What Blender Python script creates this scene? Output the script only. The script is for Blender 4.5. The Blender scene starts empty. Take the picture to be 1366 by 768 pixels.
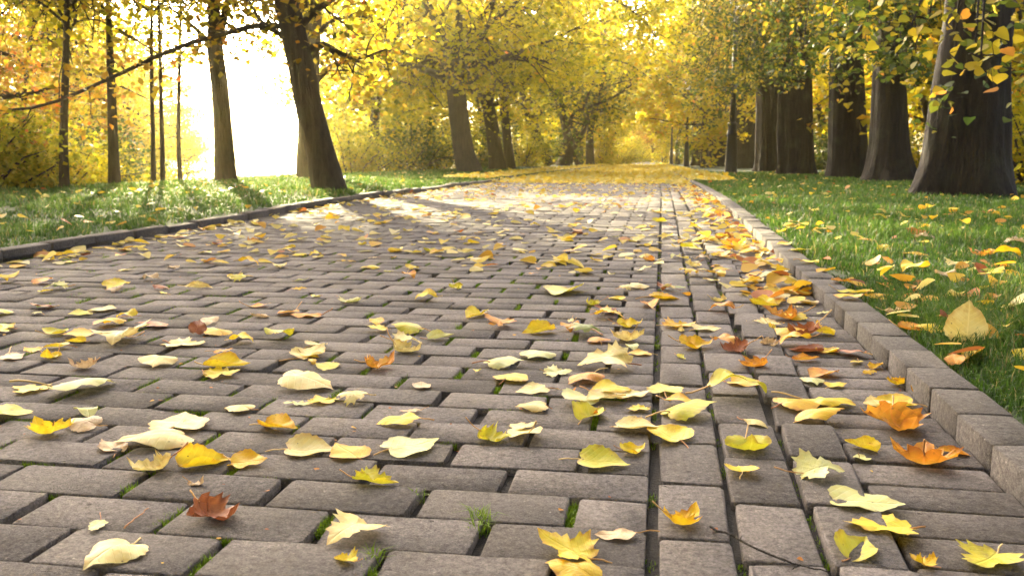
import bpy, math, random
import numpy as np
from mathutils import Vector, Matrix, Euler

R = math.radians
random.seed(7)
rng = np.random.default_rng(7)
scene = bpy.context.scene
COL = scene.collection

# ------------------------------------------------------------------ camera
CAM_H, LENS, PITCH, YAW = 0.498, 32.38, R(8.745), R(9.19)
cam_d = bpy.data.cameras.new('camera')
cam = bpy.data.objects.new('camera', cam_d)
COL.objects.link(cam)
cam.location = (0, 0, CAM_H)
cam.rotation_euler = (math.pi / 2 - PITCH, 0, YAW)
cam_d.lens = LENS
cam_d.sensor_width = 36
cam_d.sensor_fit = 'HORIZONTAL'
cam_d.clip_start = 0.05
cam_d.clip_end = 3000
cam_d.dof.use_dof = True
cam_d.dof.focus_distance = 1.75
cam_d.dof.aperture_fstop = 11.0
scene.camera = cam

# ------------------------------------------------------------------ sky, sun, exposure
SUN_ELEV, SUN_AZ = R(15.0), R(-29.0)          # azimuth from +Y, negative = towards -X
world = bpy.data.worlds.new('World')
scene.world = world
world.use_nodes = True
wn = world.node_tree
bg = wn.nodes['Background']
sky = wn.nodes.new('ShaderNodeTexSky')
sky.sky_type = 'NISHITA'
sky.sun_disc = False
sky.sun_elevation = SUN_ELEV
sky.sun_rotation = SUN_AZ
sky.air_density = 0.35
sky.dust_density = 9.0
sky.ozone_density = 0.5
wn.links.new(sky.outputs[0], bg.inputs[0])
bg.inputs[1].default_value = 0.15
sun_d = bpy.data.lights.new('sun', 'SUN')
sun_d.energy = 4.2
sun_d.angle = R(0.6)
sun_d.color = (1.0, 0.85, 0.52)
sun = bpy.data.objects.new('sun', sun_d)
COL.objects.link(sun)
to_sun = Vector((math.sin(SUN_AZ) * math.cos(SUN_ELEV), math.cos(SUN_AZ) * math.cos(SUN_ELEV), math.sin(SUN_ELEV)))
sun.rotation_euler = to_sun.to_track_quat('Z', 'Y').to_euler()
sun.location = to_sun * 60
vs = scene.view_settings
vs.view_transform = 'Standard'
vs.look = 'None'
vs.exposure = 3.0
vs.gamma = 1.0
vs.use_curve_mapping = False
cy = scene.cycles
cy.use_denoising = True
try:
    cy.denoiser = 'OPENIMAGEDENOISE'
    cy.denoising_input_passes = 'RGB_ALBEDO_NORMAL'
except Exception:
    pass
cy.max_bounces = 7
cy.diffuse_bounces = 3
cy.transmission_bounces = 4
cy.glossy_bounces = 2
cy.volume_bounces = 1
cy.sample_clamp_indirect = 6
cy.use_adaptive_sampling = True
cy.adaptive_threshold = 0.02

# ------------------------------------------------------------------ pixel (photograph 1366x768) -> ray
_f = LENS / 36 * 1366
_cM = Euler(cam.rotation_euler).to_matrix()


def ray(px, py):
    return (_cM @ Vector(((px - 683) / _f, (384 - py) / _f, -1))).normalized()


def gz(y):
    """height of the paved way: level near the camera, then falling 1.5 percent"""
    y = np.asarray(y, float)
    t = np.clip(y - 7.0, 0, None)
    z = np.where(t < 2, -0.015 * t * t / 4, -0.015 * (t - 1))
    return np.maximum(z, -1.5)


def gx(y):
    """sideways bend of the way to the left"""
    y = np.asarray(y, float)
    t = np.clip(y - 10.0, 0, None)
    return np.where(t < 4, -0.015 * t * t / 8, -0.015 * (t - 2))


def on_ground(px, py, dz=0.0):
    d = ray(px, py)
    y = 3.0
    for _ in range(60):
        z = float(gz(y)) + dz
        y2 = d.y * (z - CAM_H) / d.z
        y = 0.5 * y + 0.5 * min(max(y2, 0.3), 150)
    return Vector((d.x * y / d.y, y, float(gz(y)) + dz))


def at_y(px, py, y):
    d = ray(px, py)
    k = y / d.y
    return Vector((d.x * k, y, CAM_H + d.z * k))


# ------------------------------------------------------------------ mesh helpers
def link(o, parent=None):
    COL.objects.link(o)
    if parent is not None:
        o.parent = parent
    return o


def mesh_np(name, V, F, mat=None, attrs=None, smooth=False, uv=None):
    """V (n,3); F list of equally long index rows (array) or a list of arrays with different row lengths"""
    me = bpy.data.meshes.new(name)
    Fs = F if isinstance(F, list) else [F]
    V = np.asarray(V, np.float32)
    nl = sum(f.size for f in Fs)
    nf = sum(len(f) for f in Fs)
    me.vertices.add(len(V))
    me.vertices.foreach_set('co', V.ravel())
    me.loops.add(nl)
    me.polygons.add(nf)
    li = np.concatenate([np.asarray(f).ravel() for f in Fs]).astype(np.int32)
    tot = np.concatenate([np.full(len(f), np.asarray(f).shape[1], np.int32) for f in Fs])
    st = np.concatenate([[0], np.cumsum(tot)[:-1]]).astype(np.int32)
    me.loops.foreach_set('vertex_index', li)
    me.polygons.foreach_set('loop_start', st)
    if smooth:
        me.polygons.foreach_set('use_smooth', np.ones(nf, bool))
    if uv is not None:
        ul = me.uv_layers.new(name='UVMap')
        ul.data.foreach_set('uv', np.asarray(uv, np.float32)[li].ravel())
    me.update(calc_edges=True)
    for k, v in (attrs or {}).items():
        a = me.attributes.new(k, 'FLOAT', 'POINT')
        a.data.foreach_set('value', np.asarray(v, np.float32))
    if mat is not None:
        for m in (mat if isinstance(mat, (list, tuple)) else [mat]):
            me.materials.append(m)
    return me


def obj(name, me, parent=None, loc=None, rot=None, scl=None):
    o = bpy.data.objects.new(name, me)
    link(o, parent)
    if loc is not None:
        o.location = loc
    if rot is not None:
        o.rotation_euler = rot
    if scl is not None:
        o.scale = scl
    return o


def empty(name, loc):
    o = bpy.data.objects.new(name, None)
    o.empty_display_size = 0.2
    link(o)
    o.location = loc
    return o


def tag(o, label=None, cat=None, group=None, kind=None):
    if label:
        o['label'] = label
    if cat:
        o['category'] = cat
    if group:
        o['group'] = group
    if kind:
        o['kind'] = kind
    return o


def tube(pts, rad, sides=8, lobes=0.0, seed=0, cap=True):
    """one tapered tube along pts; returns V, F(quads), T(tris)"""
    pts = np.asarray(pts, float)
    rad = np.asarray(rad, float)
    n = len(pts)
    tan = np.gradient(pts, axis=0)
    tan /= np.linalg.norm(tan, axis=1)[:, None] + 1e-9
    ref = np.array([1.0, 0.1, 0.0]) if abs(tan[0][2]) > 0.6 else np.array([0.0, 0.0, 1.0])
    u = np.cross(tan, ref)
    u /= np.linalg.norm(u, axis=1)[:, None] + 1e-9
    w = np.cross(tan, u)
    a = np.linspace(0, 2 * np.pi, sides, endpoint=False)
    r = rad[:, None] * np.ones(sides)[None]
    if lobes:
        g = np.random.default_rng(seed)
        for k in (2, 3, 5, 8):
            ph = g.uniform(0, 6.28) + np.linspace(0, g.uniform(-1.2, 1.2), n)[:, None]
            r = r * (1 + lobes / k ** 0.6 * np.sin(k * a[None] + ph))
    V = pts[:, None] + r[..., None] * (np.cos(a)[None, :, None] * u[:, None] + np.sin(a)[None, :, None] * w[:, None])
    V = V.reshape(-1, 3)
    i = np.arange(n - 1)[:, None] * sides
    j = np.arange(sides)[None]
    k = (j + 1) % sides
    F = np.stack([i + j, i + k, i + sides + k, i + sides + j], -1).reshape(-1, 4)
    T = np.zeros((0, 3), int)
    if cap:
        V = np.vstack([V, pts[-1] + tan[-1] * rad[-1] * 0.3])
        b = (n - 1) * sides
        T = np.stack([b + j[0], b + k[0], np.full(sides, len(V) - 1)], -1)
    return V, F, T


class Batch:
    def __init__(s):
        s.V, s.Q, s.T, s.n = [], [], [], 0

    def add(s, V, Q=None, T=None):
        if Q is not None and len(Q):
            s.Q.append(np.asarray(Q) + s.n)
        if T is not None and len(T):
            s.T.append(np.asarray(T) + s.n)
        s.V.append(np.asarray(V, float))
        s.n += len(V)

    def mesh(s, name, mat, **kw):
        F = []
        if s.Q:
            F.append(np.concatenate(s.Q))
        if s.T:
            F.append(np.concatenate(s.T))
        return mesh_np(name, np.concatenate(s.V), F, mat, **kw)


# ------------------------------------------------------------------ materials
def new_mat(name):
    m = bpy.data.materials.new(name)
    m.use_nodes = True
    nt = m.node_tree
    for n in list(nt.nodes):
        nt.nodes.remove(n)
    out = nt.nodes.new('ShaderNodeOutputMaterial')
    return m, nt, out


def N(nt, t, **kw):
    n = nt.nodes.new('ShaderNode' + t)
    for k, v in kw.items():
        if k.startswith('i_'):
            key = k[2:]
            n.inputs[int(key) if key.isdigit() else key].default_value = v
        else:
            setattr(n, k, v)
    return n


def ramp(nt, fac, stops, interp='LINEAR'):
    r = N(nt, 'ValToRGB')
    cr = r.color_ramp
    cr.interpolation = interp
    while len(cr.elements) < len(stops):
        cr.elements.new(0.5)
    for e, (p, c) in zip(cr.elements, stops):
        e.position = p
        e.color = (*c, 1) if len(c) == 3 else c
    nt.links.new(fac, r.inputs[0])
    return r.outputs[0]


def math_n(nt, op, a, b=None, c=None, clamp=False):
    n = N(nt, 'Math', operation=op, use_clamp=clamp)
    for i, v in enumerate((a, b, c)):
        if v is None:
            continue
        if isinstance(v, (int, float)):
            n.inputs[i].default_value = v
        else:
            nt.links.new(v, n.inputs[i])
    return n.outputs[0]


def mixc(nt, fac, a, b, mode='MIX'):
    n = N(nt, 'Mix', data_type='RGBA', blend_type=mode)
    for s, v in ((0, fac), (6, a), (7, b)):
        if isinstance(v, (int, float)):
            n.inputs[s].default_value = v
        elif isinstance(v, tuple):
            n.inputs[s].default_value = (*v, 1)
        else:
            nt.links.new(v, n.inputs[s])
    return n.outputs[2]


def noise(nt, vec, scale, detail=3, rough=0.55):
    n = N(nt, 'TexNoise', i_Scale=scale, i_Detail=detail, i_Roughness=rough)
    if vec is not None:
        nt.links.new(vec, n.inputs['Vector'])
    return n.outputs['Fac']


def bump(nt, h, dist, strength=1.0, prev=None):
    b = N(nt, 'Bump', i_Strength=strength, i_Distance=dist)
    nt.links.new(h, b.inputs['Height'])
    if prev is not None:
        nt.links.new(prev, b.inputs['Normal'])
    return b.outputs[0]


def stone_material(name, base, dark, light):
    m, nt, out = new_mat(name)
    geo = N(nt, 'NewGeometry')
    pos = geo.outputs['Position']
    rnd = math_n(nt, 'FRACT', math_n(nt, 'ADD', N(nt, 'Attribute', attribute_name='rnd').outputs['Fac'],
                                     N(nt, 'ObjectInfo').outputs['Random']))
    tint = ramp(nt, rnd, [(0, dark), (0.5, base), (1, light)])
    big = noise(nt, pos, 9, 4, 0.6)
    c = mixc(nt, math_n(nt, 'MULTIPLY', ramp(nt, big, [(0.42, (0, 0, 0)), (0.72, (1, 1, 1))]), 0.35), tint, (0.075, 0.068, 0.058))
    fine = noise(nt, pos, 330, 4, 0.75)
    c = mixc(nt, 0.8, c, ramp(nt, fine, [(0.28, (0.24, 0.23, 0.22)), (0.5, (0.5, 0.5, 0.5)), (0.72, (0.80, 0.79, 0.77))]), 'OVERLAY')
    vo = N(nt, 'TexVoronoi', i_Scale=150)
    nt.links.new(pos, vo.inputs['Vector'])
    sel = ramp(nt, vo.outputs['Color'], [(0.78, (0, 0, 0)), (0.95, (1, 1, 1))])
    sp = math_n(nt, 'MULTIPLY', sel, ramp(nt, vo.outputs['Distance'], [(0.16, (1, 1, 1)), (0.3, (0, 0, 0))]))
    c = mixc(nt, math_n(nt, 'MULTIPLY', sp, 0.5), c, (0.45, 0.42, 0.38))
    mid_n = noise(nt, pos, 95, 4, 0.8)
    c = mixc(nt, 0.9, c, ramp(nt, mid_n, [(0.3, (0.20, 0.19, 0.18)), (0.5, (0.5, 0.5, 0.5)), (0.7, (0.80, 0.79, 0.77))]), 'OVERLAY')
    blot = noise(nt, pos, 3.2, 5, 0.7)
    c = mixc(nt, math_n(nt, 'MULTIPLY', ramp(nt, blot, [(0.48, (0, 0, 0)), (0.62, (1, 1, 1))]), 0.42), c, (0.072, 0.064, 0.054))
    vo2 = N(nt, 'TexVoronoi', i_Scale=55)
    nt.links.new(pos, vo2.inputs['Vector'])
    pit = math_n(nt, 'MULTIPLY', ramp(nt, vo2.outputs['Color'], [(0.86, (0, 0, 0)), (0.9, (1, 1, 1))]),
                 ramp(nt, vo2.outputs['Distance'], [(0.1, (1, 1, 1)), (0.22, (0, 0, 0))]))
    c = mixc(nt, math_n(nt, 'MULTIPLY', pit, 0.6), c, (0.03, 0.027, 0.024))
    # grime that has washed over the arrises and the sides of each stone
    b = N(nt, 'BsdfPrincipled', i_Roughness=0.88)
    b.inputs['Specular IOR Level'].default_value = 0.22
    nt.links.new(c, b.inputs['Base Color'])
    h1 = noise(nt, pos, 300, 4, 0.7)
    nb = bump(nt, h1, 0.0035, 1.0)
    nb = bump(nt, noise(nt, pos, 45, 3, 0.6), 0.004, 0.6, nb)
    nb = bump(nt, math_n(nt, 'MULTIPLY', pit, -1.0), 0.002, 1.0, nb)
    nt.links.new(nb, b.inputs['Normal'])
    nt.links.new(b.outputs[0], out.inputs[0])
    return m


M_brick = stone_material('paving_stone', (0.140, 0.124, 0.118), (0.108, 0.095, 0.090), (0.176, 0.156, 0.148))
M_kerb = stone_material('kerb_stone', (0.108, 0.096, 0.089), (0.094, 0.084, 0.077), (0.125, 0.112, 0.104))


def soil_material(name, a, b_, scale=30):
    m, nt, out = new_mat(name)
    pos = N(nt, 'NewGeometry').outputs['Position']
    c = ramp(nt, noise(nt, pos, scale, 5, 0.65), [(0.3, a), (0.7, b_)])
    b = N(nt, 'BsdfPrincipled', i_Roughness=0.95)
    nt.links.new(c, b.inputs['Base Color'])
    nt.links.new(bump(nt, noise(nt, pos, scale * 5, 4, 0.7), 0.01, 0.8), b.inputs['Normal'])
    nt.links.new(b.outputs[0], out.inputs[0])
    return m


M_soil = soil_material('joint_soil', (0.010, 0.008, 0.006), (0.030, 0.024, 0.017), 40)
M_lawn = soil_material('lawn_soil', (0.022, 0.035, 0.010), (0.045, 0.075, 0.018), 12)
M_floor = soil_material('leaf_litter_soil', (0.07, 0.04, 0.012), (0.16, 0.10, 0.025), 3)
M_bank = soil_material('bank_soil', (0.03, 0.045, 0.012), (0.06, 0.08, 0.02), 4)


def leafy(nt, col, out, trans, rough=0.5, spec=0.3, nrm=None):
    b = N(nt, 'BsdfPrincipled', i_Roughness=rough)
    b.inputs['Specular IOR Level'].default_value = spec
    nt.links.new(col, b.inputs['Base Color'])
    t = N(nt, 'BsdfTranslucent')
    nt.links.new(col, t.inputs[0])
    if nrm is not None:
        nt.links.new(nrm, b.inputs['Normal'])
    mx = N(nt, 'MixShader')
    mx.inputs[0].default_value = trans
    nt.links.new(b.outputs[0], mx.inputs[1])
    nt.links.new(t.outputs[0], mx.inputs[2])
    nt.links.new(mx.outputs[0], out.inputs[0])


def foliage_material(name, stops, trans=0.5):
    m, nt, out = new_mat(name)
    c = ramp(nt, N(nt, 'Attribute', attribute_name='rnd').outputs['Fac'], stops)
    leafy(nt, c, out, trans, 0.55, 0.25)
    return m


M_grass = foliage_material('grass_blade', [(0, (0.035, 0.080, 0.012)), (0.5, (0.075, 0.150, 0.020)), (0.85, (0.15, 0.23, 0.03)), (1, (0.27, 0.23, 0.08))], 0.45)
M_moss = foliage_material('moss_green', [(0, (0.09, 0.16, 0.01)), (1, (0.22, 0.34, 0.02))], 0.3)
YEL = [(0, (0.15, 0.19, 0.012)), (0.3, (0.42, 0.39, 0.015)), (0.7, (0.66, 0.53, 0.02)), (1, (0.72, 0.40, 0.03))]
F_yellow = foliage_material('foliage_yellow', YEL, 0.62)
F_lime = foliage_material('foliage_yellow_green', [(0, (0.11, 0.15, 0.015)), (0.5, (0.38, 0.37, 0.02)), (1, (0.66, 0.48, 0.03))], 0.62)
F_green = foliage_material('foliage_green', [(0, (0.03, 0.06, 0.012)), (0.5, (0.07, 0.11, 0.015)), (0.85, (0.20, 0.21, 0.02)), (1, (0.5, 0.34, 0.03))], 0.45)
F_amber = foliage_material('foliage_amber', [(0, (0.07, 0.09, 0.012)), (0.4, (0.30, 0.22, 0.02)), (0.75, (0.48, 0.25, 0.025)), (1, (0.55, 0.16, 0.03))], 0.5)
F_linden = foliage_material('foliage_linden', [(0, (0.035, 0.065, 0.012)), (0.45, (0.09, 0.12, 0.015)), (0.62, (0.36, 0.30, 0.02)), (0.9, (0.60, 0.42, 0.03)), (1, (0.6, 0.25, 0.04))], 0.5)
M_litter = foliage_material('scattered_leaf', [(0, (0.70, 0.62, 0.30)), (0.3, (0.70, 0.56, 0.14)), (0.5, (0.72, 0.52, 0.03)), (0.72, (0.62, 0.34, 0.03)), (0.88, (0.50, 0.17, 0.03)), (1, (0.26, 0.08, 0.025))], 0.4)
M_litter_far = foliage_material('scattered_leaf_gold', [(0, (0.72, 0.62, 0.22)), (0.45, (0.74, 0.55, 0.05)), (0.85, (0.66, 0.42, 0.03)), (1, (0.48, 0.17, 0.03))], 0.4)


def bark_material(name, a, b_):
    m, nt, out = new_mat(name)
    tc = N(nt, 'TexCoord')
    mp = N(nt, 'Mapping')
    mp.inputs['Scale'].default_value = (1, 1, 0.16)
    nt.links.new(tc.outputs['Object'], mp.inputs[0])
    v = mp.outputs[0]
    n1 = noise(nt, v, 22, 5, 0.7)
    c = ramp(nt, n1, [(0.3, a), (0.68, b_)])
    n2 = noise(nt, tc.outputs['Object'], 2.5, 3, 0.6)
    c = mixc(nt, math_n(nt, 'MULTIPLY', ramp(nt, n2, [(0.5, (0, 0, 0)), (0.7, (1, 1, 1))]), 0.3), c, (0.07, 0.075, 0.04))
    b = N(nt, 'BsdfPrincipled', i_Roughness=0.9)
    nt.links.new(c, b.inputs['Base Color'])
    nt.links.new(bump(nt, n1, 0.05, 1.0), b.inputs['Normal'])
    nt.links.new(b.outputs[0], out.inputs[0])
    return m


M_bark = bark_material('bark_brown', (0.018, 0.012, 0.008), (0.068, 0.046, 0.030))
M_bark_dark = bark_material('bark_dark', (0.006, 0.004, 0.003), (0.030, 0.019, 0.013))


def metal_paint(name, c):
    m, nt, out = new_mat(name)
    pos = N(nt, 'NewGeometry').outputs['Position']
    b = N(nt, 'BsdfPrincipled', i_Roughness=0.5)
    b.inputs['Metallic'].default_value = 0.0
    nt.links.new(ramp(nt, noise(nt, pos, 15, 3), [(0.3, c), (0.7, tuple(x * 1.6 for x in c))]), b.inputs['Base Color'])
    nt.links.new(b.outputs[0], out.inputs[0])
    return m


M_iron = metal_paint('lamp_iron', (0.012, 0.012, 0.014))
m, nt, out = new_mat('lantern_glass')
b = N(nt, 'BsdfPrincipled', i_Roughness=0.35)
b.inputs['Base Color'].default_value = (0.75, 0.75, 0.7, 1)
b.inputs['Transmission Weight'].default_value = 0.6
nt.links.new(b.outputs[0], out.inputs[0])
M_glass = m
m, nt, out = new_mat('river_water')
b = N(nt, 'BsdfPrincipled', i_Roughness=0.08)
b.inputs['Base Color'].default_value = (0.03, 0.05, 0.05, 1)
b.inputs['IOR'].default_value = 1.33
nt.links.new(bump(nt, noise(nt, N(nt, 'NewGeometry').outputs['Position'], 1.6, 3), 0.05, 0.5), b.inputs['Normal'])
nt.links.new(b.outputs[0], out.inputs[0])
M_water = m


def fallen_material(name, c_main, c_alt, c_edge, trans=0.32):
    """dead leaf: veins on the blade, blotches, specks and a browned rim"""
    m, nt, out = new_mat(name)
    uv = N(nt, 'UVMap').outputs[0]
    sep = N(nt, 'SeparateXYZ')
    nt.links.new(uv, sep.inputs[0])
    x, y = sep.outputs[0], sep.outputs[1]
    rnd = N(nt, 'ObjectInfo').outputs['Random']
    off = N(nt, 'CombineXYZ')
    nt.links.new(math_n(nt, 'MULTIPLY', rnd, 37.0), off.inputs[0])
    add = N(nt, 'VectorMath', operation='ADD')
    nt.links.new(uv, add.inputs[0])
    nt.links.new(off.outputs[0], add.inputs[1])
    v = add.outputs[0]
    c = mixc(nt, ramp(nt, noise(nt, v, 2.2, 3, 0.6), [(0.38, (0, 0, 0)), (0.66, (1, 1, 1))]), c_main, c_alt)
    bl = ramp(nt, noise(nt, v, 3.1, 4, 0.7), [(0.55, (0, 0, 0)), (0.74, (1, 1, 1))])
    c = mixc(nt, math_n(nt, 'MULTIPLY', bl, 0.75), c, c_edge)
    ay = math_n(nt, 'ABSOLUTE', y)
    mid = ramp(nt, ay, [(0.008, (1, 1, 1)), (0.022, (0, 0, 0))])
    s = math_n(nt, 'SINE', math_n(nt, 'MULTIPLY', math_n(nt, 'SUBTRACT', x, math_n(nt, 'MULTIPLY', ay, 0.75)), 44.0))
    side = ramp(nt, s, [(0.86, (0, 0, 0)), (1.0, (1, 1, 1))])
    vein = math_n(nt, 'MAXIMUM', mid, math_n(nt, 'MULTIPLY', side, 0.6))
    c = mixc(nt, math_n(nt, 'MULTIPLY', vein, 0.45), c, tuple(min(1, q * 1.25 + 0.05) for q in c_main))
    rad = N(nt, 'Attribute', attribute_name='rim').outputs['Fac']
    rim = math_n(nt, 'MULTIPLY', ramp(nt, rad, [(0.72, (0, 0, 0)), (1.0, (1, 1, 1))]), ramp(nt, noise(nt, v, 3.5, 2), [(0.42, (0, 0, 0)), (0.62, (1, 1, 1))]))
    c = mixc(nt, math_n(nt, 'MULTIPLY', rim, 0.9), c, c_edge)
    vo = N(nt, 'TexVoronoi', i_Scale=9.0)
    nt.links.new(v, vo.inputs['Vector'])
    spot = math_n(nt, 'MULTIPLY', ramp(nt, vo.outputs['Color'], [(0.72, (0, 0, 0)), (0.86, (1, 1, 1))]), ramp(nt, vo.outputs['Distance'], [(0.08, (1, 1, 1)), (0.2, (0, 0, 0))]))
    c = mixc(nt, math_n(nt, 'MULTIPLY', spot, 0.8), c, (0.10, 0.045, 0.015))
    nb = bump(nt, math_n(nt, 'ADD', vein, noise(nt, v, 14, 2)), 0.0012, 0.8)
    leafy(nt, c, out, trans, 0.5, 0.35, nb)
    return m


LM = {
    'Y': fallen_material('leaf_yellow', (0.82, 0.60, 0.02), (0.80, 0.66, 0.05), (0.55, 0.25, 0.02)),
    'G': fallen_material('leaf_golden', (0.80, 0.46, 0.01), (0.76, 0.54, 0.02), (0.50, 0.18, 0.02)),
    'C': fallen_material('leaf_cream', (0.74, 0.63, 0.26), (0.72, 0.56, 0.15), (0.55, 0.33, 0.08), 0.28),
    'P': fallen_material('leaf_pale_green', (0.62, 0.62, 0.27), (0.60, 0.58, 0.16), (0.55, 0.45, 0.15), 0.25),
    'L': fallen_material('leaf_lime', (0.56, 0.54, 0.03), (0.70, 0.58, 0.03), (0.36, 0.22, 0.04)),
    'N': fallen_material('leaf_green', (0.16, 0.23, 0.035), (0.30, 0.33, 0.05), (0.3, 0.2, 0.04)),
    'O': fallen_material('leaf_orange', (0.72, 0.28, 0.02), (0.72, 0.40, 0.05), (0.30, 0.08, 0.02)),
    'R': fallen_material('leaf_rust', (0.30, 0.085, 0.025), (0.40, 0.15, 0.05), (0.12, 0.035, 0.015), 0.2),
    'T': fallen_material('leaf_tan', (0.58, 0.40, 0.20), (0.62, 0.47, 0.27), (0.34, 0.17, 0.06), 0.25),
}
COLNAME = {'Y': 'bright yellow', 'G': 'golden yellow', 'C': 'pale cream', 'P': 'pale greenish', 'L': 'lime yellow', 'N': 'green', 'O': 'orange', 'R': 'rust brown', 'T': 'tan'}
m, nt, out = new_mat('leaf_stem')
b = N(nt, 'BsdfPrincipled', i_Roughness=0.6)
nt.links.new(ramp(nt, N(nt, 'ObjectInfo').outputs['Random'], [(0, (0.62, 0.44, 0.16)), (0.5, (0.60, 0.33, 0.10)), (1, (0.42, 0.16, 0.06))]), b.inputs['Base Color'])
nt.links.new(b.outputs[0], out.inputs[0])
M_stem = m

#@@STRUCTURE
# ------------------------------------------------------------------ THE SETTING: ground sheets
XL, XR = -2.80, 0.517            # kerb faces left and right (before the bend)


def to_px(P):
    """photo pixel of world points (n,3)"""
    P = np.asarray(P, float).reshape(-1, 3)
    Rm = np.array(_cM)
    q = (P - np.array([0, 0, CAM_H])) @ Rm
    zz = np.maximum(-q[:, 2], 1e-3)
    return 683 + _f * q[:, 0] / zz, 384 - _f * q[:, 1] / zz, -q[:, 2]


def sheet(name, xfun0, xfun1, ys, zfun, nx, mat, kind='structure'):
    ys = np.asarray(ys, float)
    t = np.linspace(0, 1, nx)
    X = xfun0(ys)[:, None] * (1 - t) + xfun1(ys)[:, None] * t
    Y = np.repeat(ys[:, None], nx, 1)
    Z = zfun(X, Y)
    V = np.stack([X, Y, Z], -1).reshape(-1, 3)
    i = np.arange(len(ys) - 1)[:, None] * nx
    j = np.arange(nx - 1)[None]
    F = np.stack([i + j, i + j + 1, i + nx + j + 1, i + nx + j], -1).reshape(-1, 4)
    o = obj(name, mesh_np(name, V, F, mat, smooth=True))
    o['kind'] = kind
    return o


YS = np.concatenate([np.arange(-6, 16, 0.5), np.arange(16, 130, 2.0)])


def hump(x, y):
    return 0.015 * np.sin(x * 1.7 + 1) * np.sin(y * 0.9) + 0.02 * np.sin(x * 0.6 + y * 0.35)


def z_right(x, y):
    u = x - (XR + 0.09 + gx(y))
    return gz(y) + 0.020 + 0.5 * np.clip(u - 0.0, 0, 0.03) * 0.3 + np.clip(u, 0, 0.6) * hump(x, y) * 1.2 + 0.012 * np.clip(u - 4, 0, 40)


def z_left(x, y):
    u = (XL - 0.10 + gx(y)) - x
    edge = 3.7
    drop = np.clip(u - edge, 0, None)
    return gz(y) + 0.030 + 0.012 * np.clip(u, 0, 3) + np.clip(u, 0, 0.6) * hump(x, y) - np.minimum(0.10 * drop + 0.012 * drop ** 2, 3.2)


path = sheet('path', lambda y: XL - 0.02 + gx(y), lambda y: XR + 0.02 + gx(y), YS, lambda X, Y: gz(Y) - 0.014, 12, M_soil)
lawn_r = sheet('lawn_right', lambda y: XR + 0.085 + gx(y), lambda y: 6.2 + 0 * y, YS, z_right, 40, M_lawn)
floor_r = sheet('woodland_floor_right', lambda y: 6.2 + 0 * y, lambda y: 140 + 0 * y, YS, lambda X, Y: z_right(X, Y) * 0 + z_right(np.full_like(X, 6.2), Y) + 0.012 * (X - 6.2), 30, M_floor)
lawn_l = sheet('lawn_left', lambda y: -16 + 0 * y, lambda y: XL - 0.085 + gx(y), YS, z_left, 60, M_lawn)
ground = obj('ground', mesh_np('ground', np.array([[-900, -60, -4.5], [900, -60, -4.5], [900, 1200, -4.5], [-900, 1200, -4.5]]), np.array([[0, 1, 2, 3]]), M_bank))
ground['kind'] = 'structure'
water = obj('river', mesh_np('river', np.array([[-420, -40, -2.2], [-9.5, -40, -2.2], [-9.5, 128, -2.2], [-420, 400, -2.2]]), np.array([[0, 1, 2, 3]]), M_water))
water['kind'] = 'structure'
# ground beyond the end of the way
far_v, far_f = [], []
far_plain = obj('far_ground', mesh_np('far_ground', np.array([[-16, 128, -1.5], [140, 128, 0.2], [400, 700, 1], [-120, 700, -1.5]]), np.array([[0, 1, 2, 3]]), M_floor))
far_plain['kind'] = 'structure'
# far bank over the water: a long low hill
hx = np.linspace(-420, -40, 60)
hb = Batch()
V = []
for i, x in enumerate(hx):
    h = 5 + 4 * math.sin(x * 0.021 + 0.8) + 1.5 * math.sin(x * 0.11)
    yb = 235 + 0.15 * x
    V += [[x, yb, -2.6], [x, yb + 25, h * 0.6], [x, yb + 60, h], [x, yb + 120, h * 0.5]]
i = np.arange(len(hx) - 1)[:, None] * 4
j = np.arange(3)[None]
hill = obj('hill', mesh_np('hill', np.array(V), np.stack([i + j, i + 4 + j, i + j + 5, i + j + 1], -1).reshape(-1, 4), M_bank, smooth=True))
hill['kind'] = 'structure'


# ------------------------------------------------------------------ paving stones
def stone_ring(lx, ly, jit, g, n_mid=1):
    """outline of one stone (10 points): clipped corners and a mid point on the long sides"""
    a, b2, r = lx / 2, ly / 2, 0.004
    P = [(-a + r, -b2), (0, -b2), (a - r, -b2), (a, -b2 + r), (a, b2 - r), (a - r, b2), (0, b2), (-a + r, b2), (-a, b2 - r), (-a, -b2 + r)]
    P = np.array(P) + g.normal(0, jit, (10, 2))
    return P


def stone_mesh(name, lx, ly, h, ch, g, mat, jit=0.0009):
    P = stone_ring(lx, ly, jit, g)
    n = len(P)
    dip = np.zeros(n)
    if g.random() < 0.4:                                     # a knocked-off corner
        c0 = int(g.choice([2, 4, 7, 9]))
        for q in (c0, (c0 + 1) % n):
            P[q] *= g.uniform(0.93, 0.97)
            dip[q] = -g.uniform(0.002, 0.005)
    sc = np.array([(lx - 2 * ch) / lx, (ly - 2 * ch) / ly])
    top = np.c_[P * sc + g.normal(0, 0.0006, (n, 2)), g.normal(0, 0.0004, n) + dip]
    mid = np.c_[P, -ch * 0.8 + g.normal(0, 0.0005, n)]
    bot = np.c_[P, np.full(n, -h)]
    V = np.vstack([top, mid, bot])
    k = np.arange(n)
    k2 = (k + 1) % n
    Q = np.vstack([np.stack([n + k, n + k2, k2, k], -1), np.stack([2 * n + k, 2 * n + k2, n + k2, n + k], -1)])
    return mesh_np(name, V, [Q, np.arange(n)[None]], mat)


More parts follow.
